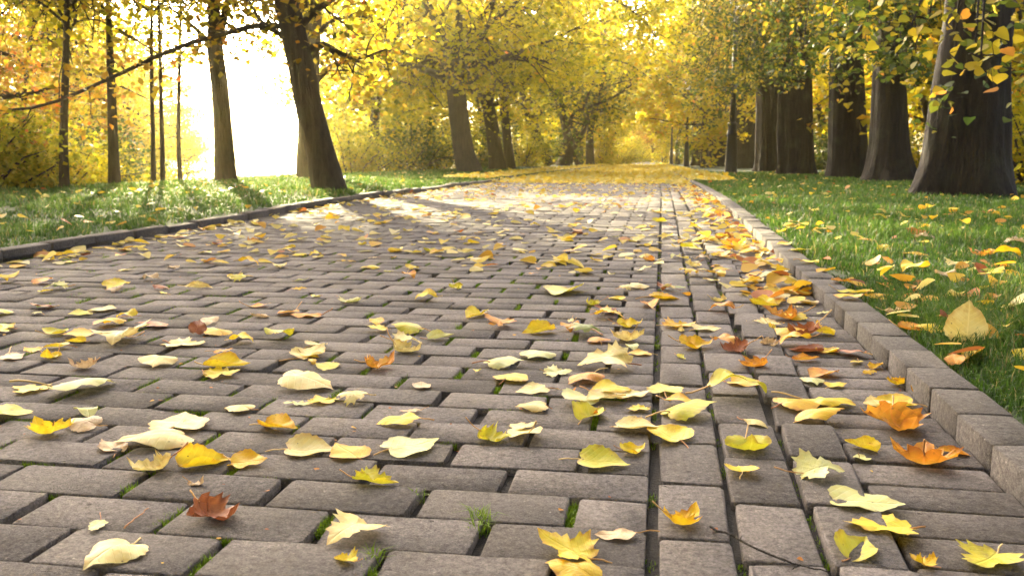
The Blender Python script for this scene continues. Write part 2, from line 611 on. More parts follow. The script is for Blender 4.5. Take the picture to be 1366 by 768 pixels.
def joined_stones(name, parent, S, h, ch, mat, seed):
    """S rows: cx, cy, z, lx, ly, rot -> one mesh of plain chamfered stones"""
    S = np.asarray(S, float)
    g = np.random.default_rng(seed)
    n = len(S)
    sx = np.array([-1, 1, 1, -1]) * 0.5
    sy = np.array([-1, -1, 1, 1]) * 0.5
    c, s = np.cos(S[:, 5])[:, None], np.sin(S[:, 5])[:, None]

    def ringv(inset, z):
        x = sx[None] * (S[:, 3:4] - 2 * inset)
        y = sy[None] * (S[:, 4:5] - 2 * inset)
        return np.stack([S[:, 0:1] + c * x - s * y, S[:, 1:2] + s * x + c * y, S[:, 2:3] + z + 0 * x], -1)
    V = np.stack([ringv(ch, 0), ringv(0, -ch * 0.8), ringv(0, -h)], 1)      # n,3,4,3
    tilt = g.normal(0, 0.0006, (n, 1, 4))
    V[:, :2, :, 2] += tilt
    b0 = np.arange(n)[:, None] * 12
    F = [[0, 1, 2, 3]]
    for q in range(4):
        q2 = (q + 1) % 4
        F += [[4 + q, 4 + q2, q2, q], [8 + q, 8 + q2, 4 + q2, 4 + q]]
    F = (b0[:, None, :] + np.array(F)[None]).reshape(-1, 4)
    rnd = np.repeat(g.uniform(0, 1, n), 12)
    o = obj(name, mesh_np(name, V.reshape(-1, 3), F, mat, {'rnd': rnd}), parent)
    o['kind'] = 'stuff'
    return o


def lay(parent, S, sizes, h, ch, mat, part, n_single, seed, vs=12):
    """the n_single stones that show largest become objects, the rest one joined mesh"""
    S = np.asarray(S, float)
    g = np.random.default_rng(seed)
    px, py, dep = to_px(S[:, :3])
    marg = 60
    vis = (dep > 0.3) & (px > -marg) & (px < 1366 + marg) & (py < 768 + marg)
    score = np.where(vis, S[:, 3] * S[:, 4] / np.maximum(dep, 0.2) ** 3, 0)
    order = np.argsort(-score)
    single = [i for i in order[:n_single] if score[i] > 0]
    lib = [stone_mesh(part, *sizes, h, ch, g, mat) for _ in range(vs)]
    for i in single:
        x, y, z, lx, ly, r = S[i]
        o = obj(part, lib[int(g.integers(vs))], parent, (x, y, z), (g.normal(0, 0.0025), g.normal(0, 0.002), r + (math.pi if g.random() < 0.5 else 0)),
                (lx / sizes[0], ly / sizes[1], 1))
    rest = np.setdiff1d(np.arange(len(S)), single)
    if len(rest):
        joined_stones('distant_' + part, parent, S[rest], h, ch, mat, seed + 1)


g = np.random.default_rng(3)
S = []
PX, PY = 0.216, 0.107
row = 0
y = 0.46
X_FIELD = -0.009
while y < 62:
    off = (row % 2) * PX / 2 + g.normal(0, 0.006)
    xr = X_FIELD + float(gx(y))
    x = xr
    first = True
    xmin = XL + 0.008 + float(gx(y))
    while x > xmin + 0.03:
        L = 0.201 + g.normal(0, 0.0015)
        if first and row % 2:
            L = 0.096
        if x - L < xmin:
            L = x - xmin
        if first:
            gap = 0
        S.append([x - L / 2, y, float(gz(y)) + g.normal(0, 0.0014), L, 0.1035 + g.normal(0, 0.0008), g.normal(0, 0.005)])
        x -= L + max(0.005, g.normal(0.0135, 0.004))
        first = False
    y += PY + g.normal(0, 0.0012)
    row += 1
S_field = S
lay(path, S, (0.198, 0.1035), 0.05, 0.0022, M_brick, 'brick', 300, 11)

# three lengthwise rows beside the field
edging = sheet('edging_strip', lambda y: -0.012 + gx(y), lambda y: 0.312 + gx(y), YS, lambda X, Y: gz(Y) - 0.030, 3, M_soil)
S = []
for x0, wd, lean in ((0.006, 0.093, 0.0), (0.111, 0.094, -0.004), (0.220, 0.088, -0.05)):
    y = 0.4 + g.uniform(0, 0.1)
    while y < 62:
        L = 0.186 + g.normal(0, 0.003)
        S.append([x0 + wd / 2 + float(gx(y)) + g.normal(0, 0.002), y, float(gz(y)) + g.normal(0.0, 0.002) + (0.004 if lean < -0.01 else 0), wd, L, lean * g.uniform(0.5, 1.3) + g.normal(0, 0.008)])
        y += L + max(0.003, g.normal(0.006, 0.002))
lay(edging, S, (0.088, 0.186), 0.05, 0.0028, M_brick, 'brick', 110, 21)

gutter = sheet('gutter', lambda y: 0.312 + gx(y), lambda y: 0.520 + gx(y), YS, lambda X, Y: gz(Y) - 0.024, 3, M_soil)
S = []
y = 0.4
while y < 62:
    wd = 0.092 + g.normal(0, 0.001)
    S.append([0.415 + float(gx(y)) + g.normal(0, 0.002), y, float(gz(y)) - 0.005 + g.normal(0, 0.0012), 0.2, wd, -0.03 + g.normal(0, 0.006)])
    y += wd + max(0.002, g.normal(0.0035, 0.001))
lay(gutter, S, (0.2, 0.092), 0.05, 0.0025, M_brick, 'brick', 110, 31)

kerb_r = sheet('kerb_right', lambda y: XR + 0.004 + gx(y), lambda y: XR + 0.085 + gx(y), YS, lambda X, Y: gz(Y) + 0.006, 3, M_soil)
S = []
y = 0.4
while y < 62:
    L = 0.166 + g.normal(0, 0.002)
    S.append([XR + 0.045 + float(gx(y)) + g.normal(0, 0.0015), y, float(gz(y)) + 0.040 + g.normal(0, 0.0015), 0.09, L, g.normal(0, 0.008)])
    y += L + max(0.001, g.normal(0.002, 0.001))
lay(kerb_r, S, (0.09, 0.166), 0.085, 0.0022, M_kerb, 'kerb_stone', 70, 41)
kerb_l = sheet('kerb_left', lambda y: XL - 0.085 + gx(y), lambda y: XL - 0.004 + gx(y), YS, lambda X, Y: gz(Y) + 0.016, 3, M_soil)
S = []
y = 0.4
while y < 62:
    L = 0.33 + g.normal(0, 0.004)
    wob = 0.03 * math.sin(y * 1.3) + 0.02 * math.sin(y * 0.55)
    S.append([XL - 0.05 + wob + float(gx(y)) + g.normal(0, 0.003), y, float(gz(y)) + 0.046 + 0.007 * math.sin(y * 2.1) + g.normal(0, 0.003), 0.085, L, g.normal(0, 0.014)])
    y += L + 0.004
lay(kerb_l, S, (0.10, 0.33), 0.1, 0.006, M_kerb, 'kerb_stone', 60, 51)


# ------------------------------------------------------------------ grass, moss
def blades(name, X, Y, Z, hgt, wid, lean, mat, rnd, parent=None, seed=0):
    g = np.random.default_rng(seed)
    n = len(X)
    a = g.uniform(0, 2 * np.pi, n)
    d = np.stack([np.cos(a), np.sin(a)], -1)
    b2 = g.uniform(0, 2 * np.pi, n)
    w = np.stack([np.cos(b2), np.sin(b2)], -1) * (wid / 2)[:, None]
    base = np.stack([X, Y, Z], -1)
    mid = base.copy()
    mid[:, :2] += d * (hgt * lean * 0.35)[:, None]
    mid[:, 2] += hgt * 0.6
    tip = base.copy()
    tip[:, :2] += d * (hgt * lean)[:, None]
    tip[:, 2] += hgt * np.clip(1.05 - 0.45 * lean, 0.3, 1)
    V = np.zeros((n, 5, 3))
    V[:, 0] = base
    V[:, 1] = base
    V[:, 2] = mid
    V[:, 3] = mid
    V[:, 4] = tip
    V[:, 0, :2] -= w
    V[:, 1, :2] += w
    V[:, 2, :2] -= w * 0.75
    V[:, 3, :2] += w * 0.75
    b0 = np.arange(n)[:, None] * 5
    Q = b0 + np.array([[0, 1, 3, 2]])
    T = b0 + np.array([[2, 3, 4]])
    o = obj(name, mesh_np(name, V.reshape(-1, 3), [Q, T], mat, {'rnd': np.repeat(rnd, 5)}), parent)
    o['kind'] = 'stuff'
    return o


def scatter(n, xf, y0, y1, power, g):
    """n points, denser towards the camera (density ~ 1/y^power)"""
    u = g.uniform(0, 1, n)
    if abs(power - 1) < 1e-6:
        y = y0 * (y1 / y0) ** u
    else:
        q = 1 - power
        y = (y0 ** q + u * (y1 ** q - y0 ** q)) ** (1 / q)
    return y


def vnoise(x, y, s, k=0):
    return 0.5 + 0.25 * (np.sin(x * s + 1.3 * k + 2 * np.sin(y * s * 0.7 + k)) + np.sin(y * s * 1.1 + 2.1 * k + 1.7 * np.sin(x * s * 0.9)))


def grass(name, side, n, label, seed):
    g = np.random.default_rng(seed)
    if side > 0:
        y = scatter(n, None, 1.15, 30, 1.25, g)
        lo = XR + 0.10 + gx(y)
        hi = np.minimum(0.68 * y + 0.7, 6.2)
        u = g.uniform(0, 1, n) ** 1.15
        x = lo + (hi - lo) * u
        z = z_right(x, y)
        dist = x - lo
    else:
        y = scatter(n, None, 1.6, 34, 1.0, g)
        lo = XL - 0.12 + gx(y)
        hi = np.maximum(-0.85 * y - 2.2, -8.0)
        u = g.uniform(0, 1, n)
        x = lo + (hi - lo) * u
        z = z_left(x, y)
        dist = lo - x
    keep = (side > 0) | (x < lo)
    keep &= (vnoise(x, y, 9, 1) + g.uniform(-0.3, 0.3, n) > 0.22)
    keep &= (dist > 0.05) | (g.uniform(0, 1, n) < 0.45)
    x, y, z, dist = x[keep], y[keep], z[keep], dist[keep]
    n = len(x)
    patch = vnoise(x, y, 3.1, 2)
    hgt = (0.026 + 0.040 * patch) * g.uniform(0.5, 1.5, n) * np.clip(0.6 + dist * 4, 0.6, 1.0)
    wid = np.clip(0.0011 * y, 0.0028, 0.02) * g.uniform(0.8, 1.3, n)
    lean = g.uniform(0.15, 1.25, n)
    rnd = np.clip(0.28 + 0.35 * (patch - 0.5) + g.normal(0.08, 0.17, n), 0, 0.93)
    rnd = np.where(g.uniform(0, 1, n) < 0.06, 1.0, rnd)
    o = blades(name, x, y, z - 0.004, hgt, wid, lean, M_grass, rnd, None, seed + 1)
    tag(o, label, 'grass')
    return o


grass('grass', 1, 230000, 'short green lawn grass between the kerb and the thick dark trunks', 61)
grass('grass', -1, 150000, 'sunlit green lawn grass along the wavy kerb beside the river bank', 71)

# moss and small tufts in the joints of the paving
g = np.random.default_rng(81)
mx, my, mz, mh, mw, ml, mr = [], [], [], [], [], [], []
cand = [s for s in S_field if 0.8 < s[1] < 4.2]
for s in cand:
    cx, cy_, cz, lx, ly, _r = s
    p_moss = 0.62 * vnoise(np.array(cx), np.array(cy_), 4.3, 3) + (0.30 if cx < -0.25 else 0.0)
    if g.random() < p_moss:                                    # cross joint left of the stone
        k = int(g.integers(90, 260))
        ext = g.uniform(0.015, 0.045)
        c0 = cy_ + g.uniform(-0.03, 0.03)
        mx += list(cx - lx / 2 - 0.008 + g.normal(0, 0.0036, k)); my += list(c0 + g.uniform(-ext, ext, k))
        tall = 0.016 if g.random() < 0.12 else 0.006
        mz += [cz - 0.020] * k; mh += list(g.uniform(0.017, 0.0235, k) + tall * g.uniform(0, 1, k) ** 3); mw += list(g.uniform(0.0016, 0.003, k)); ml += list(g.uniform(0.1, 0.9, k)); mr += list(g.uniform(0, 1, k))
    if g.random() < p_moss * 0.8:                              # bed joint in front of the stone
        k = int(g.integers(60, 160))
        ext = g.uniform(0.012, 0.05)
        c0 = cx + g.uniform(-0.08, 0.08)
        mx += list(c0 + g.uniform(-ext, ext, k)); my += list(cy_ - ly / 2 - 0.0035 + g.normal(0, 0.0012, k))
        mz += [cz - 0.014] * k; mh += list(g.uniform(0.013, 0.0175, k)); mw += list(g.uniform(0.0014, 0.0026, k)); ml += list(g.uniform(0.1, 0.6, k)); mr += list(g.uniform(0, 1, k))
for _ in range(90):                                            # along the open seam
    yy = g.uniform(1.0, 4.5); k = int(g.integers(6, 30))
    xs_ = g.choice([-0.003, 0.107, 0.212])
    mx += list(xs_ + g.normal(0, 0.003, k)); my += list(yy + g.uniform(-0.02, 0.02, k)); mz += [-0.018] * k
    mh += list(g.uniform(0.006, 0.014, k)); mw += list(g.uniform(0.0014, 0.0026, k)); ml += list(g.uniform(0.1, 0.8, k)); mr += list(g.uniform(0, 1, k))
tuft_px = [(640, 690, 60, 0.030), (552, 658, 26, 0.016), (497, 740, 50, 0.022), (640, 700, 30, 0.025)]
for tx, ty, k, hh in tuft_px:
    p = on_ground(tx, ty)
    mx += list(p.x + g.normal(0, 0.006, k)); my += list(p.y + g.normal(0, 0.006, k)); mz += [-0.015] * k
    mh += list(0.015 + hh * g.uniform(0.3, 1, k)); mw += list(g.uniform(0.0012, 0.0022, k)); ml += list(g.uniform(0.2, 1.2, k)); mr += list(g.uniform(0.2, 1, k))
o = blades('moss', np.array(mx), np.array(my), np.array(mz), np.array(mh), np.array(mw), np.array(ml), M_moss, np.array(mr), None, 82)
tag(o, 'bright green moss growing in the joints between the paving bricks', 'moss')

#@@TREES
# ------------------------------------------------------------------ TREES
def leaf_cloud(P, size, g, rnd, six=False, up=0.6, droop=0.35):
    """P (n,3) leaf positions -> V, Q/T index arrays, rnd per vertex"""
    n = len(P)
    nr = g.normal(0, 1, (n, 3))
    nr[:, 2] = np.abs(nr[:, 2]) + up
    nr /= np.linalg.norm(nr, axis=1)[:, None]
    ax = g.normal(0, 1, (n, 3))
    ax[:, 2] -= droop * 2
    ax -= nr * np.sum(ax * nr, 1)[:, None]
    ax /= np.linalg.norm(ax, axis=1)[:, None] + 1e-9
    sd = np.cross(nr, ax)
    sz = (size * g.uniform(0.5, 1.35, n))[:, None]
    fold = nr * sz * g.uniform(-0.16, 0.22, n)[:, None]
    if six:
        half = [(0.0, 0.24), (0.16, 0.44), (0.42, 0.43), (0.74, 0.24)]
        nrm_t = nr * sz
        pts = [P + ax * sz * 0.05]
        for u, w in half:
            pts.append(P + ax * sz * u + sd * sz * w + fold * (w / 0.44) ** 1.5 - nrm_t * 0.10 * (u - 0.4) ** 2)
        pts.append(P + ax * sz * 1.02 - nrm_t * 0.07)
        for u, w in half[::-1]:
            pts.append(P + ax * sz * u - sd * sz * w + fold * (w / 0.44) ** 1.5 - nrm_t * 0.10 * (u - 0.4) ** 2)
        V = np.stack(pts, 1)
        b0 = np.arange(n)[:, None] * 10
        Q = np.concatenate([b0 + np.array([[0, 1, 2, 3, 4, 5]]), b0 + np.array([[0, 5, 6, 7, 8, 9]])])
        return V.reshape(-1, 3), Q, None, np.repeat(rnd, 10)
    V = np.stack([P, P + ax * sz * 0.42 + sd * sz * 0.40 + fold, P + ax * sz, P + ax * sz * 0.42 - sd * sz * 0.40 + fold], 1)
    b0 = np.arange(n)[:, None] * 4
    T = np.concatenate([b0 + np.array([[0, 1, 2]]), b0 + np.array([[0, 2, 3]])])
    return V.reshape(-1, 3), None, T, np.repeat(rnd, 4)


def curve_pts(a, d, L, g, n=6, wob=0.12, droop=0.0, lift=0.0):
    a = np.asarray(a, float)
    d = np.asarray(d, float)
    d = d / np.linalg.norm(d)
    P = [a]
    for i in range(n):
        d = d + g.normal(0, wob, 3) + np.array([0, 0, lift - droop * (i + 1) / n])
        d /= np.linalg.norm(d)
        P.append(P[-1] + d * L / n)
    return np.array(P)


def fine(pts, n):
    """smooth resampling of a polyline (Catmull-Rom)"""
    p = np.asarray(pts, float)
    p = np.vstack([2 * p[0] - p[1], p, 2 * p[-1] - p[-2]])
    t = np.linspace(0, len(p) - 3 - 1e-6, n)
    i = t.astype(int)
    u = (t - i)[:, None]
    a, b2, c, d = p[i], p[i + 1], p[i + 2], p[i + 3]
    return 0.5 * (2 * b2 + (c - a) * u + (2 * a - 5 * b2 + 4 * c - d) * u ** 2 + (3 * b2 - a - 3 * c + d) * u ** 3)


def limb_with_twigs(pts, r0, r1, g, n_sub=5, sub_len=0.7, n_twig=3, droop=0.25, start=0.35):
    """Batch of tubes + the points along its twigs where leaves sit"""
    B = Batch()
    n = len(pts)
    rad = np.linspace(r0, r1, n)
    B.add(*tube(pts, rad, 7, 0.05, int(g.integers(1e6))))
    tips = []
    for s in np.linspace(start, 1.0, n_sub):
        i = min(int(s * (n - 1)), n - 1)
        base = pts[i]
        t = pts[min(i + 1, n - 1)] - pts[max(i - 1, 0)]
        t = t / (np.linalg.norm(t) + 1e-9)
        d = t * 0.5 + g.normal(0, 0.7, 3)
        L = sub_len * g.uniform(0.6, 1.2)
        sp = curve_pts(base, d, L, g, 5, 0.15, droop)
        rs = max(r1 * 0.8, rad[i] * 0.45)
        B.add(*tube(sp, np.linspace(rs, 0.004 + 0.2 * rs, 6), 4))
        tips.append(sp[2:])
        for k in range(n_twig):
            b3 = sp[int(g.integers(1, 6))]
            tw = curve_pts(b3, g.normal(0, 1, 3) + np.array([0, 0, -0.2]), L * 0.55, g, 4, 0.2, droop)
            B.add(*tube(tw, np.linspace(rs * 0.45, 0.003, 5), 3))
            tips.append(tw[1:])
    return B, np.concatenate(tips)


def finish_leaves(name, parent, P, size, mat, g, hue=0.5, sd=0.2, six=False):
    clump = 0.5 * np.sin(P[:, 0] * 2.3 + P[:, 2] * 3.1) + 0.5 * np.sin(P[:, 1] * 1.9 + P[:, 2] * 1.7 + 1)
    rnd = np.clip(hue + 0.16 * clump + g.normal(0, sd, len(P)), 0, 1)
    V, Q, T, r = leaf_cloud(P, size, g, rnd, six)
    F = [x for x in (Q, T) if x is not None]
    return obj(name, mesh_np(name, V, F, mat, {'rnd': r}), parent)


def trunk_part(parent, pts, rad, mat, sides=20, lobes=0.06, seed=0, n=26, name='trunk'):
    base = parent.location
    p = fine([Vector(q) - base for q in pts], n)
    s = np.linspace(0, 1, n)
    r = np.interp(s, np.linspace(0, 1, len(rad)), rad)
    V, F, T = tube(p, r, sides, lobes, seed)
    return obj(name, mesh_np(name, V, [F, T], mat, smooth=True), parent), p, r


def px_line(pl, Y, dy=0.0):
    n = len(pl)
    return [at_y(x, y, Y + dy * i / max(n - 1, 1)) for i, (x, y) in enumerate(pl)]


def key_tree(label, Y, trunk, rad, limbs, mat_leaf, bark, seed, group, sides=16, lobes=0.05, leaves=4000, size=0.10, hue=0.5, spread=0.22, crown_h=4.0, crown_r=3.0, auto=7, six=False, z_base=None):
    g = np.random.default_rng(seed)
    pts = px_line(trunk, Y)
    base = pts[0].copy()
    zb = float(z_left(np.array(base.x), np.array(base.y))) if base.x < -1 else float(z_right(np.array(base.x), np.array(base.y)))
    base.z = zb
    pts[0] = base - Vector((0, 0, 0.06))
    root = empty('tree', base)
    tag(root, label, 'tree', group)
    _, tp, tr = trunk_part(root, pts, rad, bark, sides, lobes, seed)
    tips = []
    for pl, r0, r1, dy, *opt in limbs:
        q = np.array([Vector(v) - base for v in px_line(pl, Y, dy)])
        q = fine(q, 12)
        nsub, slen = opt if opt else (5, 0.9)
        B, tp2 = limb_with_twigs(q, r0, r1, g, nsub, slen, 3, 0.15)
        obj('limb', B.mesh('limb', bark, smooth=True), root)
        tips.append(tp2)
    top = tp[-1]
    for k in range(auto):
        i = int(len(tp) * g.uniform(0.72, 0.99))
        a = g.uniform(0, 6.28)
        L = crown_r * g.uniform(0.7, 1.1)
        q = curve_pts(tp[min(i, len(tp) - 1)], (math.cos(a), math.sin(a), g.uniform(0.25, 0.9)), L, g, 8, 0.14, 0.10)
        B, tp2 = limb_with_twigs(q, tr[min(i, len(tr) - 1)] * 0.5, 0.012, g, 7, L * 0.42, 4, 0.25, 0.3)
        obj('limb', B.mesh('limb', bark, smooth=True), root)
        tips.append(tp2)
    tips = np.concatenate(tips)
    C = tips[g.integers(0, len(tips), leaves)] + g.normal(0, spread, (leaves, 3)) * np.array([1, 1, 0.7])
    finish_leaves('crown', root, C, size, mat_leaf, g, hue, 0.2, six)
    return root


GL = 'trees standing on the river side lawn'
# left of the way, trunks as they stand along the lawn
key_tree('leaning tree with a long thin limb reaching over the sunlit lawn', 9.7,
         [(440, 258), (426, 200), (411, 140), (399, 80), (386, 20), (372, -60), (356, -170), (345, -330)], [0.20, 0.155, 0.145, 0.14, 0.135, 0.13, 0.11, 0.05],
         [([(384, 36), (352, 34), (330, 37), (290, 48), (240, 62), (190, 85), (140, 108), (90, 130), (50, 143), (0, 148), (-70, 140)], 0.034, 0.010, -1.2, 9, 0.55),
          ([(390, 60), (372, 45), (350, 30), (330, 0), (300, -40)], 0.035, 0.012, 0.6, 5, 0.6),
          ([(404, 70), (430, 60), (455, 72), (480, 78), (515, 66)], 0.05, 0.012, 0.5, 6, 0.6),
          ([(396, 40), (420, 15), (450, -5), (480, -40)], 0.05, 0.012, 0.3, 5, 0.6)],
         F_amber, M_bark, 101, GL, leaves=9000, size=0.08, hue=0.5, spread=0.2, crown_r=3.0, auto=16)
key_tree('stout upright trunk close behind the leaning tree', 14.4, [(414, 241), (413, 180), (412, 100), (416, 20), (420, -80), (424, -200)], [0.25, 0.19, 0.17, 0.16, 0.14, 0.07],
         [([(412, 120), (440, 90), (465, 82), (500, 85)], 0.06, 0.012, 1, 6, 0.8), ([(412, 60), (440, 30), (480, 22), (520, 30)], 0.05, 0.012, 1, 6, 0.8)],
         F_yellow, M_bark, 102, GL, leaves=9000, size=0.10, hue=0.45, spread=0.25, crown_r=3.4, auto=14)
key_tree('straight tree forking above head height in front of the low sun', 12.2, [(302, 248), (299, 190), (294, 120), (288, 70), (286, 20), (283, -60), (280, -180)], [0.17, 0.13, 0.12, 0.115, 0.09, 0.07, 0.03],
         [([(287, 75), (278, 58), (264, 42), (246, 26), (225, 10)], 0.055, 0.012, 0.4, 5, 0.6), ([(289, 66), (300, 20), (310, -30), (318, -90)], 0.07, 0.015, -0.4, 5, 0.8)],
         F_yellow, M_bark, 103, GL, leaves=6000, size=0.09, hue=0.5, spread=0.22, crown_r=3.0, auto=12)
for i, (tr, Y, r, lab) in enumerate([
        ([(153, 257), (151, 200), (148, 110), (144, 0), (140, -160)], 10.0, 0.06, 'slim dark tree at the lawn edge among yellow green bushes'),
        ([(205, 252), (204, 180), (202, 60), (205, -110)], 11.6, 0.03, 'thin sapling trunk, left one of a close pair before the bank'),
        ([(217, 248), (216, 180), (213, 60), (209, -90)], 12.8, 0.032, 'thin sapling trunk, right one of a close pair before the bank'),
        ([(241, 247), (238, 180), (240, 60), (244, -90)], 13.2, 0.032, 'thin tree half hidden in leaves beside the sun gap'),
        ([(87, 263), (85, 190), (88, 80), (92, -110)], 9.3, 0.045, 'narrow tree inside the low yellow thicket by the lawn')]):
    key_tree(lab, Y, tr, [r * 1.3, r, r * 0.8, r * 0.5, r * 0.3][:len(tr)], [], F_lime, M_bark, 110 + i, GL, sides=10, leaves=3400, size=0.075, hue=0.72, spread=0.22, crown_r=1.9, auto=14)
key_tree('thick tree with a short stub limb and two rising forks', 25.0, [(627, 234), (619, 205), (613, 165), (608, 120), (605, 88)], [0.36, 0.28, 0.26, 0.25, 0.24],
         [([(605, 92), (594, 62), (578, 22), (556, -18), (530, -70)], 0.19, 0.06, 0.5, 6, 1.5), ([(606, 96), (612, 55), (613, 5), (618, -70)], 0.15, 0.05, -0.5, 6, 1.5),
          ([(603, 96), (588, 84), (562, 82), (540, 72), (510, 66)], 0.13, 0.02, 0.5, 6, 1.2), ([(608, 84), (632, 38), (660, 0), (690, -40)], 0.10, 0.03, -1, 6, 1.5)],
         F_yellow, M_bark, 121, GL, leaves=7000, size=0.14, hue=0.45, spread=0.35, crown_r=4.0, auto=6)
key_tree('dark tree splitting low into a narrow V', 30.0, [(664, 231), (660, 195), (653, 150), (649, 132)], [0.30, 0.23, 0.21, 0.2],
         [([(650, 140), (641, 112), (636, 75), (628, 40), (618, -20), (610, -80)], 0.15, 0.05, 0.5, 6, 1.5), ([(652, 142), (658, 100), (657, 60), (662, 0), (670, -60)], 0.15, 0.05, -0.5, 6, 1.5), ([(657, 62), (690, 20), (740, -15), (800, -10), (850, 20), (875, 50)], 0.09, 0.02, -3, 16, 1.7), ([(657, 40), (700, -30), (770, -60), (840, -40), (890, -10)], 0.09, 0.02, 1, 16, 1.8)],
         F_yellow, M_bark, 122, GL, leaves=15000, size=0.14, hue=0.42, spread=0.42, crown_r=4.0, auto=5)
key_tree('slender dark tree beside the V shaped one', 30.6, [(681, 230), (677, 190), (672, 140), (668, 112), (660, 70), (650, 20)], [0.2, 0.15, 0.14, 0.12, 0.09, 0.04],
         [([(670, 125), (680, 95), (686, 62), (690, 20)], 0.09, 0.03, -0.5, 5, 1.2)],
         F_lime, M_bark, 123, GL, leaves=4200, size=0.15, hue=0.55, spread=0.4, crown_r=3.2, auto=5)
key_tree('tree slanting towards the river with one bare side branch', 48.0, [(728, 224), (717, 190), (706, 150), (699, 115), (700, 75), (704, 20)], [0.42, 0.31, 0.28, 0.26, 0.2, 0.1],
         [([(708, 160), (692, 142), (680, 128), (668, 110)], 0.10, 0.03, 0, 5, 1.5), ([(712, 165), (722, 152), (716, 138)], 0.08, 0.03, 0, 3, 0.8)],
         F_lime, M_bark, 124, GL, leaves=6000, size=0.2, hue=0.6, spread=0.6, crown_r=5.5, auto=8)
key_tree('twisted tree with crossing stems and a bare reaching branch', 54.0, [(752, 223), (757, 205), (758, 185), (753, 165), (750, 140), (756, 100)], [0.5, 0.36, 0.3, 0.22, 0.18, 0.1],
         [([(758, 205), (770, 188), (783, 162), (780, 140), (790, 110)], 0.24, 0.08, 0, 5, 1.8), ([(774, 182), (760, 165), (768, 150), (795, 140), (818, 130), (842, 114)], 0.13, 0.05, 0, 5, 1.8), ([(771, 220), (766, 208), (762, 196)], 0.16, 0.12, 0, 1, 0.4)],
         F_green, M_bark, 125, GL, leaves=6500, size=0.22, hue=0.6, spread=0.7, crown_r=5.5, auto=9)

# right of the way: the row of old limes
GR = 'row of thick old trees on the right hand lawn'


def old_tree(label, Y, trunk, rad, sprays, leaves, seed, hue, size=0.095, lobes=0.07, spread=0.12, mat=None, six=True):
    g = np.random.default_rng(seed)
    pts = px_line(trunk, Y)
    base = pts[0].copy()
    base.z = float(z_right(np.array(base.x), np.array(base.y)))
    pts[0] = base - Vector((0, 0, 0.08))
    root = empty('old_tree', base)
    tag(root, label, 'tree', GR)
    p = fine([q - base for q in pts], 40)
    s = np.linspace(0, 1, 40)
    r = np.interp(s, np.linspace(0, 1, len(rad)), rad)
    V, F, T = tube(p, r, 72, lobes * 1.3, seed)
    gr = np.random.default_rng(seed + 5)
    a0 = np.tile(np.linspace(0, 2 * np.pi, 72, endpoint=False), 40)
    c0 = np.repeat(p, 72, 0)
    zc = c0[:, 2]
    rid = 0.022 * np.abs(np.sin(a0 * 9 + 0.9 * np.sin(zc * 2.1) + seed)) + 0.016 * np.sin(a0 * 23 + 1.5 * np.sin(zc * 3.3 + 1))
    V[:-1] = c0 + (V[:-1] - c0) * (1 + rid)[:, None]
    # roots spread at the foot
    zz = np.clip(V[:, 2], 0, None)
    ang = np.arctan2(V[:, 1] - 0, V[:, 0] - 0)
    k = 1 + 0.13 * np.exp(-zz / 0.22) * (np.sin(ang * 4 + seed) + 0.5 * np.sin(ang * 7 + 2))
    V[:, :2] *= k[:, None]
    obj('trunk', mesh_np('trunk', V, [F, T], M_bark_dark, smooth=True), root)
    tips = []
    for (x0, y0, x1, y1, d0, d1, n) in sprays:
        for _ in range(n):
            tgt = np.array(at_y(g.uniform(x0, x1), g.uniform(y0, y1), Y + g.uniform(d0, d1)) - base)
            i = int(g.integers(24, 40))
            st = p[min(i, 39)]
            st = st + np.array([0, 0, max(0, tgt[2] + 0.5 - st[2])]) * (0 if st[2] > tgt[2] else 1)
            st[2] = min(st[2], p[-1][2])
            mid = (st * 0.45 + tgt * 0.55)
            mid[2] = max(st[2], tgt[2]) + 0.1 + 0.12 * np.linalg.norm(tgt[:2] - st[:2])
            q = fine([st, (st + mid) / 2 + np.array([0, 0, 0.15]), mid, tgt], 10)
            B, tp2 = limb_with_twigs(q, 0.035 * g.uniform(0.7, 1.4), 0.007, g, 9, 0.45, 5, 0.25, 0.35)
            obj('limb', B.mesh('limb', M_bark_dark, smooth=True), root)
            tips.append(tp2)
    tips = np.concatenate(tips)
    C = tips[g.integers(0, len(tips), leaves)] + g.normal(0, spread, (leaves, 3)) * np.array([1, 1, 0.8])
    finish_leaves('crown', root, C, size, mat or F_linden, g, hue, 0.24, six)
    return root


old_tree('massive dark trunk flaring wide at its foot, thickest of the row', 10.6, [(1284, 262), (1286, 240), (1288, 210), (1291, 160), (1297, 90), (1305, 20), (1308, -60), (1312, -200), (1318, -400)],
         [0.54, 0.48, 0.42, 0.385, 0.34, 0.31, 0.30, 0.28, 0.2],
         [(1180, -60, 1366, 10, -4, 1, 7), (1290, 50, 1345, 80, -4.5, -3.5, 2), (1200, 20, 1240, 70, -3, 0, 2), (1330, 10, 1420, 120, -2, 2, 4), (1262, 115, 1285, 122, -3, -2, 1)], 3400, 201, 0.50, 0.085, six=True, spread=0.10)
old_tree('dark thick trunk second in the row, with a burr low on its side', 16.2, [(1187, 246), (1187, 225), (1187, 190), (1187, 120), (1189, 50), (1190, -30), (1192, -160), (1194, -300)],
         [0.52, 0.40, 0.32, 0.27, 0.26, 0.25, 0.22, 0.15],
         [(1080, -30, 1260, 60, -5, 1, 8), (1090, 30, 1240, 80, -4, 0, 5), (1200, 70, 1235, 130, -3, 0, 2)], 8500, 202, 0.38, 0.09)
